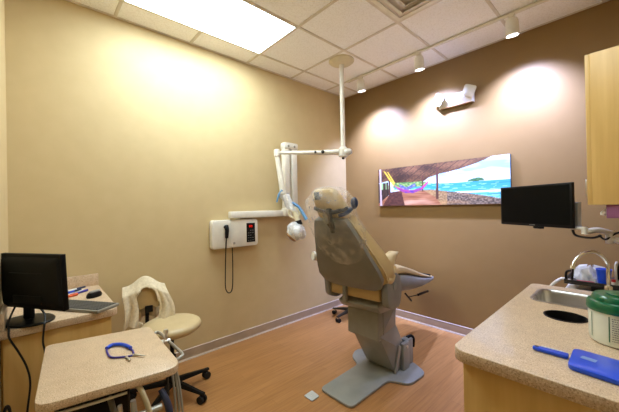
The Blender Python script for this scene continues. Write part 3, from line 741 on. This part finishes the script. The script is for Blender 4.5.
for j in range(NVj):
    for i in range(NUj):
        u, v = (i+.5)/NUj, (j+.5)/NVj
        t_ = 1-v*2
        if v < .5:
            # neck opening: rounded-top window
            cu = .47; hw = .19+.02*t_
            top = .20+.10*((u-cu)/hw)**2 if abs(u-cu) < hw else 9
            if t_ > top and t_ < .86+.1*(u-cu) and abs(u-cu) < hw: continue
        fs.append([j*(NUj+1)+i, j*(NUj+1)+i+1, (j+1)*(NUj+1)+i+1, (j+1)*(NUj+1)+i])
m = MB(); m.add(vs, fs)
jk = single('jacket', m, 'towel', tuple(BC+Vector((0, 0, .5))), 'cream knit jacket draped over the backrest of the tan stool', 'jacket', ang=180, solid=.010)
jk.modifiers.new('sub', 'SUBSURF').levels = 1; jk.modifiers['sub'].render_levels = 1

S2 = (-2.45, 2.94)
s2 = thing('assistant_stool', (S2[0], S2[1], 0), 'wheeled stool half hidden behind the dental chair near the corner', 'stool')
stool_base(s2, S2, .1, .50, .25, math.radians(196), 1, .026)
part('seat', MB().lathe([(.001, .425), (.12, .426), (.16, .432), (.18, .45), (.18, .47), (.165, .49), (.1, .50), (.001, .50)], (S2[0], S2[1], 0), 32), 'leather', s2, ang=50)
part('seat_plate', MB().box((S2[0], S2[1], .415), (.18, .14, .02), .006).tube([(S2[0], S2[1]-.03, .41), (S2[0]-.02, S2[1]-.15, .34)], .008).tube([(S2[0], S2[1], .27), (S2[0]-.04, S2[1]-.12, .25)], .02), 'blackm', s2)

# ------------------------------------------------------------------ left desk
DX, DY, DZ = -2.07, .357, .83
dk = thing('desk_cabinet', (-2.45, .11, 0), 'maple desk cabinet against the left wall under the dark monitor', 'cabinet')
part('body', MB().b2(XL+.002, DX-.05, YF+.002, DY-.03, .10, DZ-.04), 'maple', dk)
part('kick', MB().b2(XL+.002, DX-.11, YF+.002, DY-.05, .0, .10), 'blackm', dk)
part('door', MB().b2(DX-.049, DX-.031, YF+.01, DY-.035, .13, DZ-.05, .002), 'maple', dk)
dt = thing('desk_countertop', (-2.45, .11, DZ-.04), 'speckled tan countertop of the left desk with raised backsplash', 'countertop')
part('slab', MB().prism(rrect(XL+.002, DX, YF+.002, DY, [.001, .001, .05, .001]), DZ-.04, DZ, .004), 'lam', dt)
part('backsplash', MB().b2(XL+.002, XL+.022, YF+.022, DY, DZ, DZ+.088, .003), 'lam', dt)
part('side_splash', MB().b2(XL+.022, DX-.002, YF+.002, YF+.020, DZ, DZ+.088, .003), 'lam', dt)
# monitor
BL, BR = Vector((-2.287, -.117, .905)), Vector((-1.949, .112, .905))
wx = (BR-BL).normalized(); nb = Vector((wx.y, -wx.x, 0)); upv = (Vector((0, 0, 1))+nb*.05).normalized()
mo = thing('desk_monitor', (-2.19, -.02, DZ), 'black flat monitor seen from behind on the left desk', 'monitor')
TMn = basis((BL+BR)/2+upv*.143, wx, upv, upv.cross(wx)*-1)
nn = (wx.cross(upv))
TMn = basis((BL+BR)/2+upv*.143, wx, upv, nn)
w_ = (BR-BL).length/2
part('screen_shell', MB(TMn).prism(rrect(-w_, w_, -.143, .143, .008), -.012, .012, .004).loft([[(px, py, z) for px, py in rrect(-w_*q, w_*q, -.138*q2, .13*q2, .02)] for q, q2, z in ((.97, .98, .012), (.93, .9, .026), (.8, .72, .034), (.5, .5, .036))]), 'blackm', mo)
part('bezel', MB(TMn).b2(-w_, -w_+.006, -.143, .143, -.0135, .0135, .002), 'black', mo)
part('bezel', MB(TMn).b2(w_-.006, w_, -.143, .143, -.0135, .0135, .002), 'black', mo)
part('screen', MB(TMn).b2(-w_+.012, w_-.012, -.125, .132, -.0135, -.0118), 'screen', mo)
part('port_cover', MB(TMn).box((.0, -.085, .036), (.19, .04, .008), .003), 'black', mo)
part('groove_strip', MB(TMn).box((.0, .05, .036), (.22, .004, .004), .001), 'black', mo)
bcn = Vector((-2.165, -.03, DZ))
Tb = basis(bcn, wx, Vector((-wx.y, wx.x, 0)), (0, 0, 1))
m = MB(Tb); m.loft([[(a_*q*cos(t_), b_*q*sin(t_), z) for t_ in [2*PI*k/36 for k in range(36)]] for a_, b_, q, z in ((.125, .095, .98, .001), (.125, .095, 1, .008), (.125, .095, .96, .013), (.04, .03, 1, .020))])
part('base', m, 'black', mo)
part('neck', MB(Tb).prism(rrect(-.028, .028, -.012, .012, .008), .01, .19, .003), 'black', mo)
# cables
c1 = MB().tube([(-2.22, -.075, .93), (-2.17, -.10, .87), (-2.10, -.105, .842), (-2.055, -.10, .838), (-2.042, -.098, .80), (-2.045, -.07, .73), (-2.05, -.04, .64), (-2.055, -.028, .55), (-2.06, -.04, .42), (-2.07, -.06, .2), (-2.09, -.05, .02)], .0045, 8, smooth=6)
single('monitor_cable', c1, 'cable', (-2.05, -.05, 0), 'black cable falling over the desk edge at the far left, nearest the front wall', 'cable')
c1 = MB().tube([(-2.12, .012, .905), (-2.10, .03, .87), (-2.065, .03, .84), (-2.047, .028, .83), (-2.044, .024, .79), (-2.046, .022, .74), (-2.04, .03, .66), (-2.04, .03, .4), (-2.05, .05, .02)], .0045, 8, smooth=6)
single('monitor_cable', c1, 'cable', (-2.05, .05, 0), 'black cable over the desk edge that passes behind the foreground tray', 'cable')
single('floor_cable', MB().tube([(-2.0, -.125, .01), (-2.02, -.125, .36), (-2.04, -.115, .475), (-2.04, -.10, .45), (-2.04, -.10, .3), (-2.03, -.11, .01)], .0065, 8, smooth=6), 'cable', (-2.02, -.1, 0), 'short loop of black cable in the lower left corner', 'cable')
# keyboard
kx = wx; ky = Vector((-wx.y, wx.x, 0)); K0 = Vector((-2.035, .25, DZ+.001))
TK = basis(K0, -kx, ky, (0, 0, 1))     # local x runs left along the front edge
TK = basis(K0-kx*.44, kx, ky, (0, 0, 1))
kb = thing('keyboard', tuple(K0-kx*.22+ky*.07), 'slim dark keyboard with silver front edge lying by the desk monitor', 'keyboard')
m = MB(TK); m.prism(rrect(0, .44, 0, .145, .006), 0, .016, .003)
part('body', m, 'kbbody', kb)
kk = MB(TK)
for r_ in range(6):
    for c_ in range(21):
        kk.b2(.012+c_*.0199, .012+c_*.0199+.0172, .012+r_*.0212, .012+r_*.0212+.0182, .015, .0205, .002, seg=1)
part('keys', kk, 'kb', kb, kind='stuff')
ms = thing('mouse', (-2.46, .285, DZ), 'black computer mouse with silver top beside the keyboard', 'mouse')
TMs = basis((-2.46, .285, DZ), Vector((-.62, .78, 0)), Vector((-.78, -.62, 0)), (0, 0, 1))
m = MB(TMs); m.loft([[(.052*q*math.copysign(abs(cos(a))**.8, cos(a)), .032*q*sin(a), z) for a in [2*PI*k/24 for k in range(24)]] for q, z in ((.93, .001), (1, .010), (.96, .020), (.8, .031), (.45, .037), (.1, .038))])
part('body', m, 'black', ms)
m = MB(TMs); m.loft([[(.004+.040*q*cos(a), .020*q*sin(a), z) for a in [2*PI*k/20 for k in range(20)]] for q, z in ((1, .026), (.95, .0405), (.6, .0425), (.1, .043))])
part('top_panel', m, 'silver', ms)
def pen(a, b, m_, lab, r_=.006):
    a, b = Vector(a), Vector(b); p_ = thing('marker_pen', tuple(a), lab, 'pen'); dd = b-a
    part('barrel', MB().cyl(a, a+dd*.68, r_, n=12), m_[0], p_); part('cap', MB().cyl(a+dd*.66, b, r_*1.15, n=12), m_[1], p_)
single('notepad', MB().box((-2.70, .175, DZ+.004), (.11, .15, .006), .001, rot=Rz(.5).to_3x3()), 'paper', (-2.70, .175, DZ+.001), 'white paper pad under the pens on the left desk', 'notepad')
zz = DZ+.016
pen((-2.62, .12, zz), (-2.70, .235, zz), ('blue', 'navy'), 'blue pen with dark cap beside the orange marker')
pen((-2.67, .11, zz), (-2.755, .265, zz+.002), ('paper', 'navy'), 'white pen with navy cap lying highest of the pens')
pen((-2.60, .17, zz-.008), (-2.67, .27, zz-.008), ('violet', 'violet'), 'violet pen lying nearest the mouse', .007)
pen((-2.54, .09, DZ+.010), (-2.585, .205, DZ+.010), ('orange', 'orange'), 'orange marker lying in front of the other pens', .0095)

# ------------------------------------------------------------------ foreground cart
CZ = .80
ct = thing('dental_cart', (-1.52, .21, 0), 'foreground instrument cart with a speckled tan laminate top', 'cart')
top = [(-1.268, -.012), (-1.196, .415), (-1.722, .432), (-1.818, .028)]
part('tabletop', MB().prism(rpoly(top, [.05, .07, .03, .03]), CZ-.03, CZ, .004), 'lam', ct)
part('top_bracket', MB().prism([(-1.31, .03), (-1.25, .38), (-1.68, .40), (-1.76, .06)], CZ-.045, CZ-.03), 'dark_metal', ct)
part('console', MB().b2(-1.72, -1.36, .05, .27, .50, CZ-.045, .015), 'blackm', ct)
part('drawer_front', MB().b2(-1.36, -1.350, .07, .26, .52, CZ-.055, .004), 'black', ct)
part('edge_rail', MB().tube([(-1.30, .03, CZ-.06), (-1.28, .15, CZ-.062), (-1.265, .24, CZ-.06)], .005, 8), 'white', ct)
part('post', MB().cyl((-1.55, .21, .06), (-1.55, .21, .50), .035), 'grey_metal', ct)
m = MB()
for a in (PI/4, 3*PI/4): m.box((-1.55, .21, .075), (.56, .06, .03), .01, rot=Rz(a).to_3x3())
part('cart_base', m, 'dark_metal', ct)
for a in (PI/4, 3*PI/4, 5*PI/4, 7*PI/4):
    c0 = Vector((-1.55+.25*cos(a), .21+.25*sin(a), .028))
    part('caster', MB().cyl(c0+Vector((0, -.012, 0)), c0+Vector((0, .012, 0)), .027).cyl(c0, c0+Vector((0, 0, .04)), .008), 'rubber', ct)
m = MB().tube([(-1.62, .41, CZ-.03), (-1.65, .435, CZ-.02), (-1.64, .456, CZ-.018), (-1.5, .460, CZ-.020), (-1.345, .463, CZ-.022), (-1.315, .448, CZ-.024), (-1.315, .425, CZ-.03), (-1.32, .40, CZ-.035)], .0065, 12, smooth=6, flat=1.3)
part('handle_rail', m, 'grey_metal', ct)
part('rail_knob', MB().cyl((-1.51, .448, CZ-.02), (-1.51, .448, CZ+.022), .007).lathe([(.006, 0), (.010, .003), (.011, .013), (.008, .019), (.001, .020)], (-1.51, .448, CZ+.020), 16).cyl((-1.51, .44, CZ-.018), (-1.51, .466, CZ-.018), .010), 'steel', ct)
part('rail_clamp', MB().box((-1.55, .448, CZ-.035), (.04, .04, .02), .008), 'white', ct)
# holder arm and instruments under the near edge
part('holder_arm', MB().tube([(-1.35, .262, CZ-.06), (-1.26, .275, CZ-.05), (-1.22, .285, CZ-.075), (-1.20, .30, CZ-.14), (-1.20, .31, CZ-.22)], .008, 10, smooth=5, flat=1.5), 'cream', ct)
part('holder_bar', MB().tube([(-1.22, .10, CZ-.13), (-1.21, .34, CZ-.13)], .012, 10).tube([(-1.36, .2, CZ-.10), (-1.22, .2, CZ-.13)], .01, 8), 'grey_metal', ct)
for yy, m_, rr_ in ((.135, 'steel', .007), (.205, 'steel', .010), (.245, 'grey_metal', .012)):
    h = part('handpiece', MB().tube([(-1.20, yy, CZ-.06), (-1.20, yy+.003, CZ-.12), (-1.195, yy+.008, CZ-.20)], [rr_*.7, rr_*1.2], 12), m_, ct)
    part('hose', MB().tube([(-1.195, yy+.008, CZ-.195), (-1.19, yy+.02, CZ-.33), (-1.22, yy+.02, CZ-.50), (-1.32, yy, CZ-.52), (-1.40, yy, CZ-.30)], .006, 8, smooth=6), 'hose', h)
part('syringe_sleeve', MB().tube([(-1.235, .345, CZ-.08), (-1.20, .36, CZ-.13), (-1.19, .37, CZ-.22)], [.010, .015], 12, smooth=4), 'navy', ct, label='navy sleeve on a syringe')
for k, (x0_, x1_, z1_) in enumerate(((-1.57, -1.55, .0), (-1.50, -1.44, .0), (-1.45, -1.39, .0), (-1.42, -1.34, .0))):
    part('hose', MB().tube([(x0_, .38, CZ-.06), (x0_, .452, CZ-.09), (x0_*.4+x1_*.6, .468, .55), (x1_, .46, .36), (x1_+.02, .42, .20), (x1_-.02, .34, .14), (-1.55, .25, .16)], .005, 8, smooth=6), 'hose' if k else 'dark_metal', ct)

# bib chain on the cart
bz = CZ+.005
bc_ = thing('bib_chain', (-1.48, .26, CZ), 'blue and violet bib cord with metal clips lying on the foreground cart', 'bib clip')
part('cord', MB().tube([(-1.565, .222, bz), (-1.52, .218, bz), (-1.462, .222, bz), (-1.43, .255, bz), (-1.418, .290, bz), (-1.455, .300, bz), (-1.49, .298, bz)], .0038, 8, smooth=6), 'violet', bc_)
part('grip', MB().tube([(-1.49, .298, bz+.003), (-1.53, .290, bz+.003), (-1.565, .272, bz+.003), (-1.582, .245, bz+.003), (-1.565, .222, bz+.002)], .0075, 10, smooth=6), 'blue', bc_)
for a, b in (((-1.420, .292), (-1.372, .326)), ((-1.418, .268), (-1.372, .272))):
    part('clip', MB().tube([(a[0], a[1], bz), ((a[0]+b[0])/2, (a[1]+b[1])/2, bz+.002), (b[0], b[1], bz+.001)], [.006, .003], 8, flat=.7), 'steel', bc_)

# ------------------------------------------------------------------ right counter
RX0, RX1, RY0, RY1, RZ = -.442, XR-.002, 1.052, 2.255, .91
rc = thing('base_cabinet', (-.12, 1.65, 0), 'maple base cabinet under the right-hand sink counter', 'cabinet')
# body is hollow around the sink and waste chute
m = MB()
m.b2(RX0+.03, RX1, RY0+.03, RY0+.048, .10, RZ-.04, .001).b2(RX0+.03, RX1, RY1-.048, RY1-.03, .10, RZ-.04, .001)
m.b2(RX1-.018, RX1, RY0+.048, RY1-.048, .10, RZ-.04).b2(RX0+.048, RX1-.018, RY0+.048, RY1-.048, .10, .118)
part('body', m, 'maple', rc)
part('kick', MB().b2(RX0+.09, RX1, RY0+.05, RY1-.05, 0, .10), 'blackm', rc)
for k, (a, b) in enumerate(((RY0+.034, 1.648), (1.656, RY1-.034))):
    dr = part('door', MB().b2(RX0+.03, RX0+.048, a, b, .12, RZ-.045, .002), 'maple', rc)
    yh = b-.05 if k == 0 else a+.05
    part('handle', MB().tube([(RX0+.03, yh, .66), (RX0+.0, yh, .67), (RX0+.0, yh, .76), (RX0+.03, yh, .77)], .005, 8), 'steel', dr)

cu = bpy.data.curves.new('top_outline', 'CURVE'); cu.dimensions = '2D'; cu.fill_mode = 'BOTH'; cu.extrude = .0175; cu.bevel_depth = .0025; cu.bevel_resolution = 1; cu.resolution_u = 4
def spl(pts):
    s_ = cu.splines.new('POLY'); s_.points.add(len(pts)-1)
    for p_, q in zip(s_.points, pts): p_.co = (q[0], q[1], 0, 1)
    s_.use_cyclic_u = True
spl(rrect(RX0+.0025, RX1, RY0+.0025, RY1-.0025, [.045, .001, .001, .035], 6))
SK = (-.372, .045, 1.862, 2.138)
spl(list(reversed(rrect(*SK, .045, 6))))
HC, HR = (-.215, 1.68), .072
spl([(HC[0]+HR*cos(-2*PI*k/40), HC[1]+HR*sin(-2*PI*k/40)) for k in range(40)])
co = bpy.data.objects.new('tmp', cu); COL.objects.link(co)
dg_ = bpy.context.evaluated_depsgraph_get(); me = bpy.data.meshes.new_from_object(co.evaluated_get(dg_)); bpy.data.objects.remove(co)
me.name = 'countertop'; me.materials.clear(); me.materials.append(M['lam'])
cto = bpy.data.objects.new('countertop', me); COL.objects.link(cto); cto.location = (0, 0, RZ-.02)
cto['label'] = 'speckled tan countertop with sink on the right side'; cto['category'] = 'countertop'

sk = thing('sink', (-.16, 2.0, RZ), 'rectangular stainless steel sink set in the right counter', 'sink')
m = MB(); a = SK; rg = []
for inset, z, rr_ in ((-.012, RZ+.001, .055), (-.012, RZ+.003, .055), (.0, RZ+.0035, .045), (.006, RZ-.002, .042), (.010, RZ-.02, .04), (.018, RZ-.14, .05), (.04, RZ-.165, .05), (.11, RZ-.170, .02)):
    rg.append([(px, py, z) for px, py in rrect(a[0]+inset, a[1]-inset, a[2]+inset, a[3]-inset, rr_, 6)])
m.loft(rg, cap=False); m.add([Vector(p) for p in rg[-1]], [list(range(len(rg[-1])))])
part('basin', m, 'steel', sk)
part('drain', MB().lathe([(.038, RZ-.169), (.04, RZ-.166), (.03, RZ-.165), (.001, RZ-.168)], (-.16, 2.0, 0), 24), 'chrome', sk)
wc = thing('waste_chute', (HC[0], HC[1], RZ), 'round black waste hole in the counter in front of the sink', 'waste chute')
part('ring', MB().add(*(lambda R_: ([Vector((HC[0]+r_*cos(w), HC[1]+r_*sin(w), z)) for r_, z in R_ for w in [2*PI*k/40 for k in range(40)]], [[i*40+j, i*40+(j+1) % 40, (i+1)*40+(j+1) % 40, (i+1)*40+j] for i in range(len(R_)-1) for j in range(40)]))([(.075, RZ+.0005), (.075, RZ+.003), (.071, RZ+.004), (.069, RZ-.002), (.068, RZ-.20)])), 'black', wc)
part('bottom', MB().cyl((HC[0], HC[1], RZ-.20), (HC[0], HC[1], RZ-.205), .068), 'blackm', wc)

fx, fy = -.105, 2.19
fc = thing('faucet', (fx, fy, RZ), 'chrome gooseneck faucet arching over the sink', 'faucet')
part('base', MB().lathe([(.027, 0), (.027, .006), (.018, .012), (.016, .05), (.014, .055)], (fx, fy, RZ), 24), 'chrome', fc)
part('spout', MB().tube([(fx, fy, RZ+.05), (fx, fy, RZ+.12), (fx-.003, fy-.005, RZ+.175), (fx-.035, fy-.05, RZ+.228), (fx-.075, fy-.10, RZ+.232), (fx-.11, fy-.14, RZ+.20), (fx-.120, fy-.160, RZ+.163)], .008, 14, smooth=7).cyl((fx-.120, fy-.160, RZ+.167), (fx-.123, fy-.164, RZ+.152), .011), 'chrome', fc)
for s_ in (-1, 1): part('handle', MB().lathe([(.018, 0), (.016, .03), (.012, .035)], (fx+.10*s_-.0, fy+.01, RZ+.001), 18).box((fx+.10*s_+.02*s_, fy+.01, RZ+.042), (.07, .014, .010), .004), 'chrome', fc) if s_ > 0 else None

# wipes canister
wcx, wcy = -.044, 1.500
wp = thing('wipes_canister', (wcx, wcy, RZ), 'large white wipes canister with green lid on the right counter', 'canister')
part('bucket', MB().lathe([(.001, .001), (.074, .001), (.080, .006), (.082, .02), (.083, .115), (.081, .12), (.001, .12)], (wcx, wcy, RZ), 48), 'canister', wp)
ld = part('lid', MB().lathe([(.078, .112), (.0865, .113), (.088, .120), (.087, .138), (.083, .145), (.074, .148), (.072, .160), (.066, .167), (.050, .170), (.001, .170)], (wcx, wcy, RZ), 48), 'green', wp)
part('cap', MB().lathe([(.045, .169), (.045, .174), (.030, .178), (.001, .178)], (wcx+.01, wcy-.01, RZ), 32).box((wcx-.035, wcy-.05, RZ+.152), (.03, .02, .02), .006, rot=Rz(.7).to_3x3()), 'green', ld)
def arcpatch(a0, a1, z0, z1, r_=.0838):
    return lambda u, v: Vector((wcx+r_*cos(a0+(a1-a0)*u), wcy+r_*sin(a0+(a1-a0)*u), RZ+z0+(z1-z0)*v))
ca = math.atan2(-wcy, -wcx)    # towards the viewer
lb = MB()
for a_ in (ca-1.02, ca-.34, ca+.5): lb.surf(arcpatch(a_, a_+.035, .02, .105), 3, 2)
part('green_stripe', lb, 'green', wp)
tx = MB(); random.seed(3)
for r_ in range(11):
    z = .024+r_*.0074; a_ = ca-.24
    while a_ < ca+.42:
        w2 = random.uniform(.02, .07); tx.surf(arcpatch(a_, min(a_+w2, ca+.44), z, z+.0028), 2, 1); a_ += w2+.018
part('printed_text', tx, 'lcd', wp, kind='stuff')

# blue hand mirror
hm = thing('hand_mirror', (-.09, 1.22, RZ), 'blue plastic hand mirror with long handle lying face down on the right counter', 'hand mirror')
bd = [(-.150, 1.303), (-.158, 1.175), (-.150, 1.150), (.05, 1.105), (.07, 1.255)]
bd = [(-.147, 1.303), (-.146, 1.153), (.065, 1.130), (.068, 1.282)]
part('back', MB().prism(rpoly(bd, .022), RZ+.001, RZ+.016, .004), 'blue', hm)
hd_ = [(-.152, 1.222), (-.152, 1.250), (-.228, 1.248), (-.244, 1.240), (-.244, 1.226), (-.228, 1.222)]
m = MB(); m.prism(rpoly(hd_, .006), RZ+.001, RZ+.013, .004)
part('handle', m, 'blue', hm)
part('handle_edge', MB().tube([(-.222, 1.245, RZ+.0135), (-.165, 1.247, RZ+.0135)], .0022, 6), 'paper', hm)
part('hole', MB().cyl((-.233, 1.235, RZ+.0125), (-.233, 1.235, RZ+.0138), .0055), 'navy', hm)
part('printed_patch', MB().box((-.105, 1.235, RZ+.0162), (.035, .022, .0006), rot=Rz(-.2).to_3x3()), 'blue_l', hm)

# ------------------------------------------------------------------ cart behind the counter
bcx, bcy = -.10, 2.66
sc2 = thing('supply_cart', (bcx, bcy, 0), 'white supply cart with a dark tray standing behind the sink counter', 'cart')
part('body', MB().b2(-.33, .18, 2.46, 2.86, .10, .845, .015), 'white', sc2)
for i in (-1, 1):
    for j in (-1, 1):
        c0 = Vector((-.075+i*.21, 2.66+j*.16, .04))
        part('caster', MB().cyl(c0+Vector((0, -.012, 0)), c0+Vector((0, .012, 0)), .038).cyl(c0, c0+Vector((0, 0, .065)), .01), 'rubber', sc2)
part('side_arm', MB().tube([(-.41, 2.50, .80), (-.385, 2.52, .86), (-.345, 2.60, .893), (-.30, 2.56, .893)], .009, 10, smooth=4).tube([(-.33, 2.5, .78), (-.41, 2.5, .80)], .013, 10), 'white', sc2)
tr_ = part('tray', MB().b2(-.32, .17, 2.48, 2.82, .887, .900, .004).b2(-.32, .17, 2.48, 2.488, .900, .915, .002).b2(-.32, -.312, 2.48, 2.82, .900, .915, .002), 'dark_metal', sc2)
part('tray_support', MB().b2(-.2, .05, 2.55, 2.75, .845, .887), 'dark_metal', sc2)
part('tray_rail', MB().tube([(-.31, 2.50, .885), (-.31, 2.50, .955), (-.285, 2.50, .97)], .007, 8, smooth=4).cyl((-.285, 2.50, .885), (-.275, 2.50, .99), .006), 'black', sc2)
m = MB()
def bagf(u, v):
    a = 2*PI*u; r_ = .075*(1+.12*sin(5*a+v*6)+.1*sin(9*a+v*4)); h = .085*v
    q = 1-.25*v**2 if v < .99 else .2
    return Vector((-.205+r_*q*cos(a)*1.0, 2.61+r_*q*sin(a)*.8, .903+h+.015*sin(3*a)*v))
m.surf(bagf, 40, 8)
single('plastic_bag', m, 'bag', (-.205, 2.61, .901), 'crumpled clear plastic bag on the dark tray by the faucet', 'plastic bag')
cp = MB().lathe([(.001, .001), (.025, .001), (.026, .006), (.036, .092), (.038, .094), (.036, .095), (.033, .09), (.024, .01), (.001, .008)], (-.140, 2.53, .901), 28)
single('blue_cup', cp, 'blue', (-.140, 2.53, .901), 'blue disposable cup on the tray behind the faucet', 'cup')
rb = thing('red_bottle', (-.113, 2.50, .901), 'small red capped tube beside the blue cup', 'bottle')
part('body', MB().cyl((-.097, 2.498, .901), (-.097, 2.498, .93), .010, n=12), 'paper', rb); part('cap', MB().cyl((-.097, 2.498, .93), (-.097, 2.498, .945), .009, n=12), 'red', rb)
tb = thing('tissue_holder', (-.045, 2.58, .901), 'black box with white front edge standing behind the faucet', 'box')
part('body', MB().b2(-.082, .05, 2.54, 2.66, .936, 1.02, .006), 'blackm', tb)
part('front_panel', MB().b2(-.095, -.083, 2.53, 2.66, .901, 1.03, .004).b2(-.082, .05, 2.53, 2.66, .901, .935, .004), 'white', tb)
rt = MB().tube([(-.26, 2.51, .908), (-.22, 2.505, .909), (-.18, 2.51, .908)], .006, 8)
single('red_tube', rt, 'red', (-.22, 2.51, .886), 'thin red tube lying at the tray front', 'tube')

# ------------------------------------------------------------------ wall monitor on arm
m0, m1 = Vector((-.742, 2.758, 0)), Vector((-.263, 2.4515, 0))
wv = (m1-m0).normalized(); nf = Vector((wv.y, -wv.x, 0)); zt, zb = 1.528, 1.238
mw = thing('patient_monitor', (-.5, 2.6, zb), 'black flat monitor on a white swing arm in front of the brown wall', 'monitor')
cM = (m0+m1)/2+Vector((0, 0, (zt+zb)/2)); TW = basis(cM, wv, (0, 0, 1), wv.cross(Vector((0, 0, 1))))
hw = (m1-m0).length/2-.008; hh = (zt-zb)/2
part('frame', MB(TW).prism(rrect(-hw, hw, -hh, hh, .006), -.022, 0, .003).loft([[(px, py, z) for px, py in rrect(-hw*q, hw*q, -hh*q, hh*q, .02)] for q, z in ((.96, -.02), (.85, -.035), (.6, -.042))]), 'black', mw)
part('screen', MB(TW).b2(-hw+.014, hw-.014, -hh+.020, hh-.014, -.0005, .0012), 'screen', mw)
lg_ = MB(TW)
for k in range(5): lg_.b2(-.022+k*.009, -.016+k*.009, -hh+.007, -hh+.013, 0, .0008)
part('badge', lg_, 'lcd', mw)
part('sensor_bar', MB(TW).b2(.0, .065, -hh-.016, -hh+.002, -.03, -.004, .005), 'black', mw)
ar = thing('articulated_monitor_mount', (XR, 2.45, 1.18), 'white jointed wall mount reaching out to the black monitor by the wall cabinet', 'monitor mount')
q0 = cM+wv*(hw*.96)+nf*-.05+Vector((0, 0, -hh*.98))
back = cM-nf*.043
q1 = Vector((-.235, 2.60, 1.215)); q2 = Vector((-.112, 2.60, 1.205)); q3 = Vector((-.06, 2.60, 1.150)); q4 = Vector((XR, 2.5, 1.09))
part('mount_plate', MB(TW).box((0, 0, -.05), (.11, .11, .012), .003).b2(-.02, hw*.9, -.02, .02, -.075, -.055, .005).b2(hw*.86, hw*.96, -hh-.01, .02, -.085, -.055, .005), 'grey_metal', ar)
part('bracket', MB(TW).b2(hw-.05, hw+.040, -hh-.008, -hh+.012, -.065, -.035, .005).cyl((hw+.030, -hh+.006, -.05), (hw+.030, -hh-.032, -.05), .016), 'white', ar)
jb = TW @ Vector((hw+.030, -hh-.02, -.05))
part('front_link', MB().tube([jb, jb.lerp(q2, .5)+Vector((0, 0, .018)), q2+Vector((0, 0, .004))], [.019, .018], 14, flat=.9, smooth=5), 'white', ar)
part('rear_link', MB().lathe([(.020, -.06), (.022, -.05), (.022, .012), (.016, .018)], q2, 18).tube([q2+Vector((0, 0, -.03)), q4], .018, 12), 'white', ar)
part('wall_mount', MB().b2(XR-.03, XR-.001, 2.42, 2.58, 1.0, 1.18, .006), 'white', ar)
part('arm_cable', MB().tube([TW @ Vector((hw-.05, -hh+.0, -.06)), TW @ Vector((hw-.03, -hh-.045, -.06)), jb+Vector((.03, .02, -.035)), jb+Vector((.07, .04, -.02))], .007, 8, smooth=5).tube([q2+Vector((-.05, -.01, -.01)), q2+Vector((-.02, -.02, -.035)), q2+Vector((.02, -.01, .0)), q2+Vector((.04, 0, .01))], .006, 8, smooth=5), 'cable', ar)

# ------------------------------------------------------------------ wall cabinet
wcab = thing('wall_cabinet', (.02, 2.45, 1.385), 'maple wall cabinet at the upper right above the sink', 'cabinet')
WX, WY0, WY1, WZ0, WZ1 = -.166, 2.05, 2.80, 1.388, 2.143
part('body', MB().b2(WX+.0185, XR-.001, WY0, WY1, WZ0, WZ1, .0015), 'maple', wcab)
for a, b in ((WY0+.001, 2.423), (2.427, WY1-.001)):
    dr = part('door', MB().b2(WX, WX+.019, a, b, WZ0+.001, WZ1-.001, .0015), 'maple', wcab)
    yh = b-.04 if a < 2.2 else a+.04
    part('handle', MB().tube([(WX, yh, WZ0+.05), (WX-.03, yh, WZ0+.055), (WX-.03, yh, WZ0+.145), (WX, yh, WZ0+.15)], .005, 8), 'steel', dr)
pb = thing('glove_box', (0, 2.1, 1.32), 'purple box with white tip mounted under the wall cabinet', 'box')
part('carton', MB().b2(-.100, .10, 2.06, 2.18, 1.322, WZ0-.001, .003), 'purple', pb)
part('tissue', MB().tube([(-.100, 2.10, 1.352), (-.112, 2.09, 1.345), (-.116, 2.09, 1.335)], [.018, .008], 8, smooth=3), 'paper', pb)

# ------------------------------------------------------------------ camera & world
yaw, pit, rol = .8291, .003, -.0189
f = Vector((-sin(yaw)*cos(pit), cos(yaw)*cos(pit), sin(pit))); r0 = Vector((cos(yaw), sin(yaw), 0)); u0 = r0.cross(f)
r = r0*cos(rol)+u0*sin(rol); u = -r0*sin(rol)+u0*cos(rol)
cam = bpy.data.cameras.new('camera'); cam.sensor_width = 36; cam.lens = 36*299.56/619; cam.clip_start = .02
cob = bpy.data.objects.new('camera', cam); COL.objects.link(cob)
mt = Matrix((r, u, -f)).transposed().to_4x4(); mt.translation = (0, 0, 1.4045); cob.matrix_world = mt
sc = bpy.context.scene; sc.camera = cob
w = bpy.data.worlds.new('world'); sc.world = w; w.use_nodes = True; w.node_tree.nodes['Background'].inputs[0].default_value = (.8, .75, .7, 1); w.node_tree.nodes['Background'].inputs[1].default_value = .2
vs_ = sc.view_settings; vs_.view_transform = 'Standard'; vs_.look = 'None'; vs_.gamma = 1; vs_.use_curve_mapping = False; vs_.exposure = .43
sc.cycles.max_bounces = 8; sc.cycles.diffuse_bounces = 5; sc.cycles.transparent_max_bounces = 12
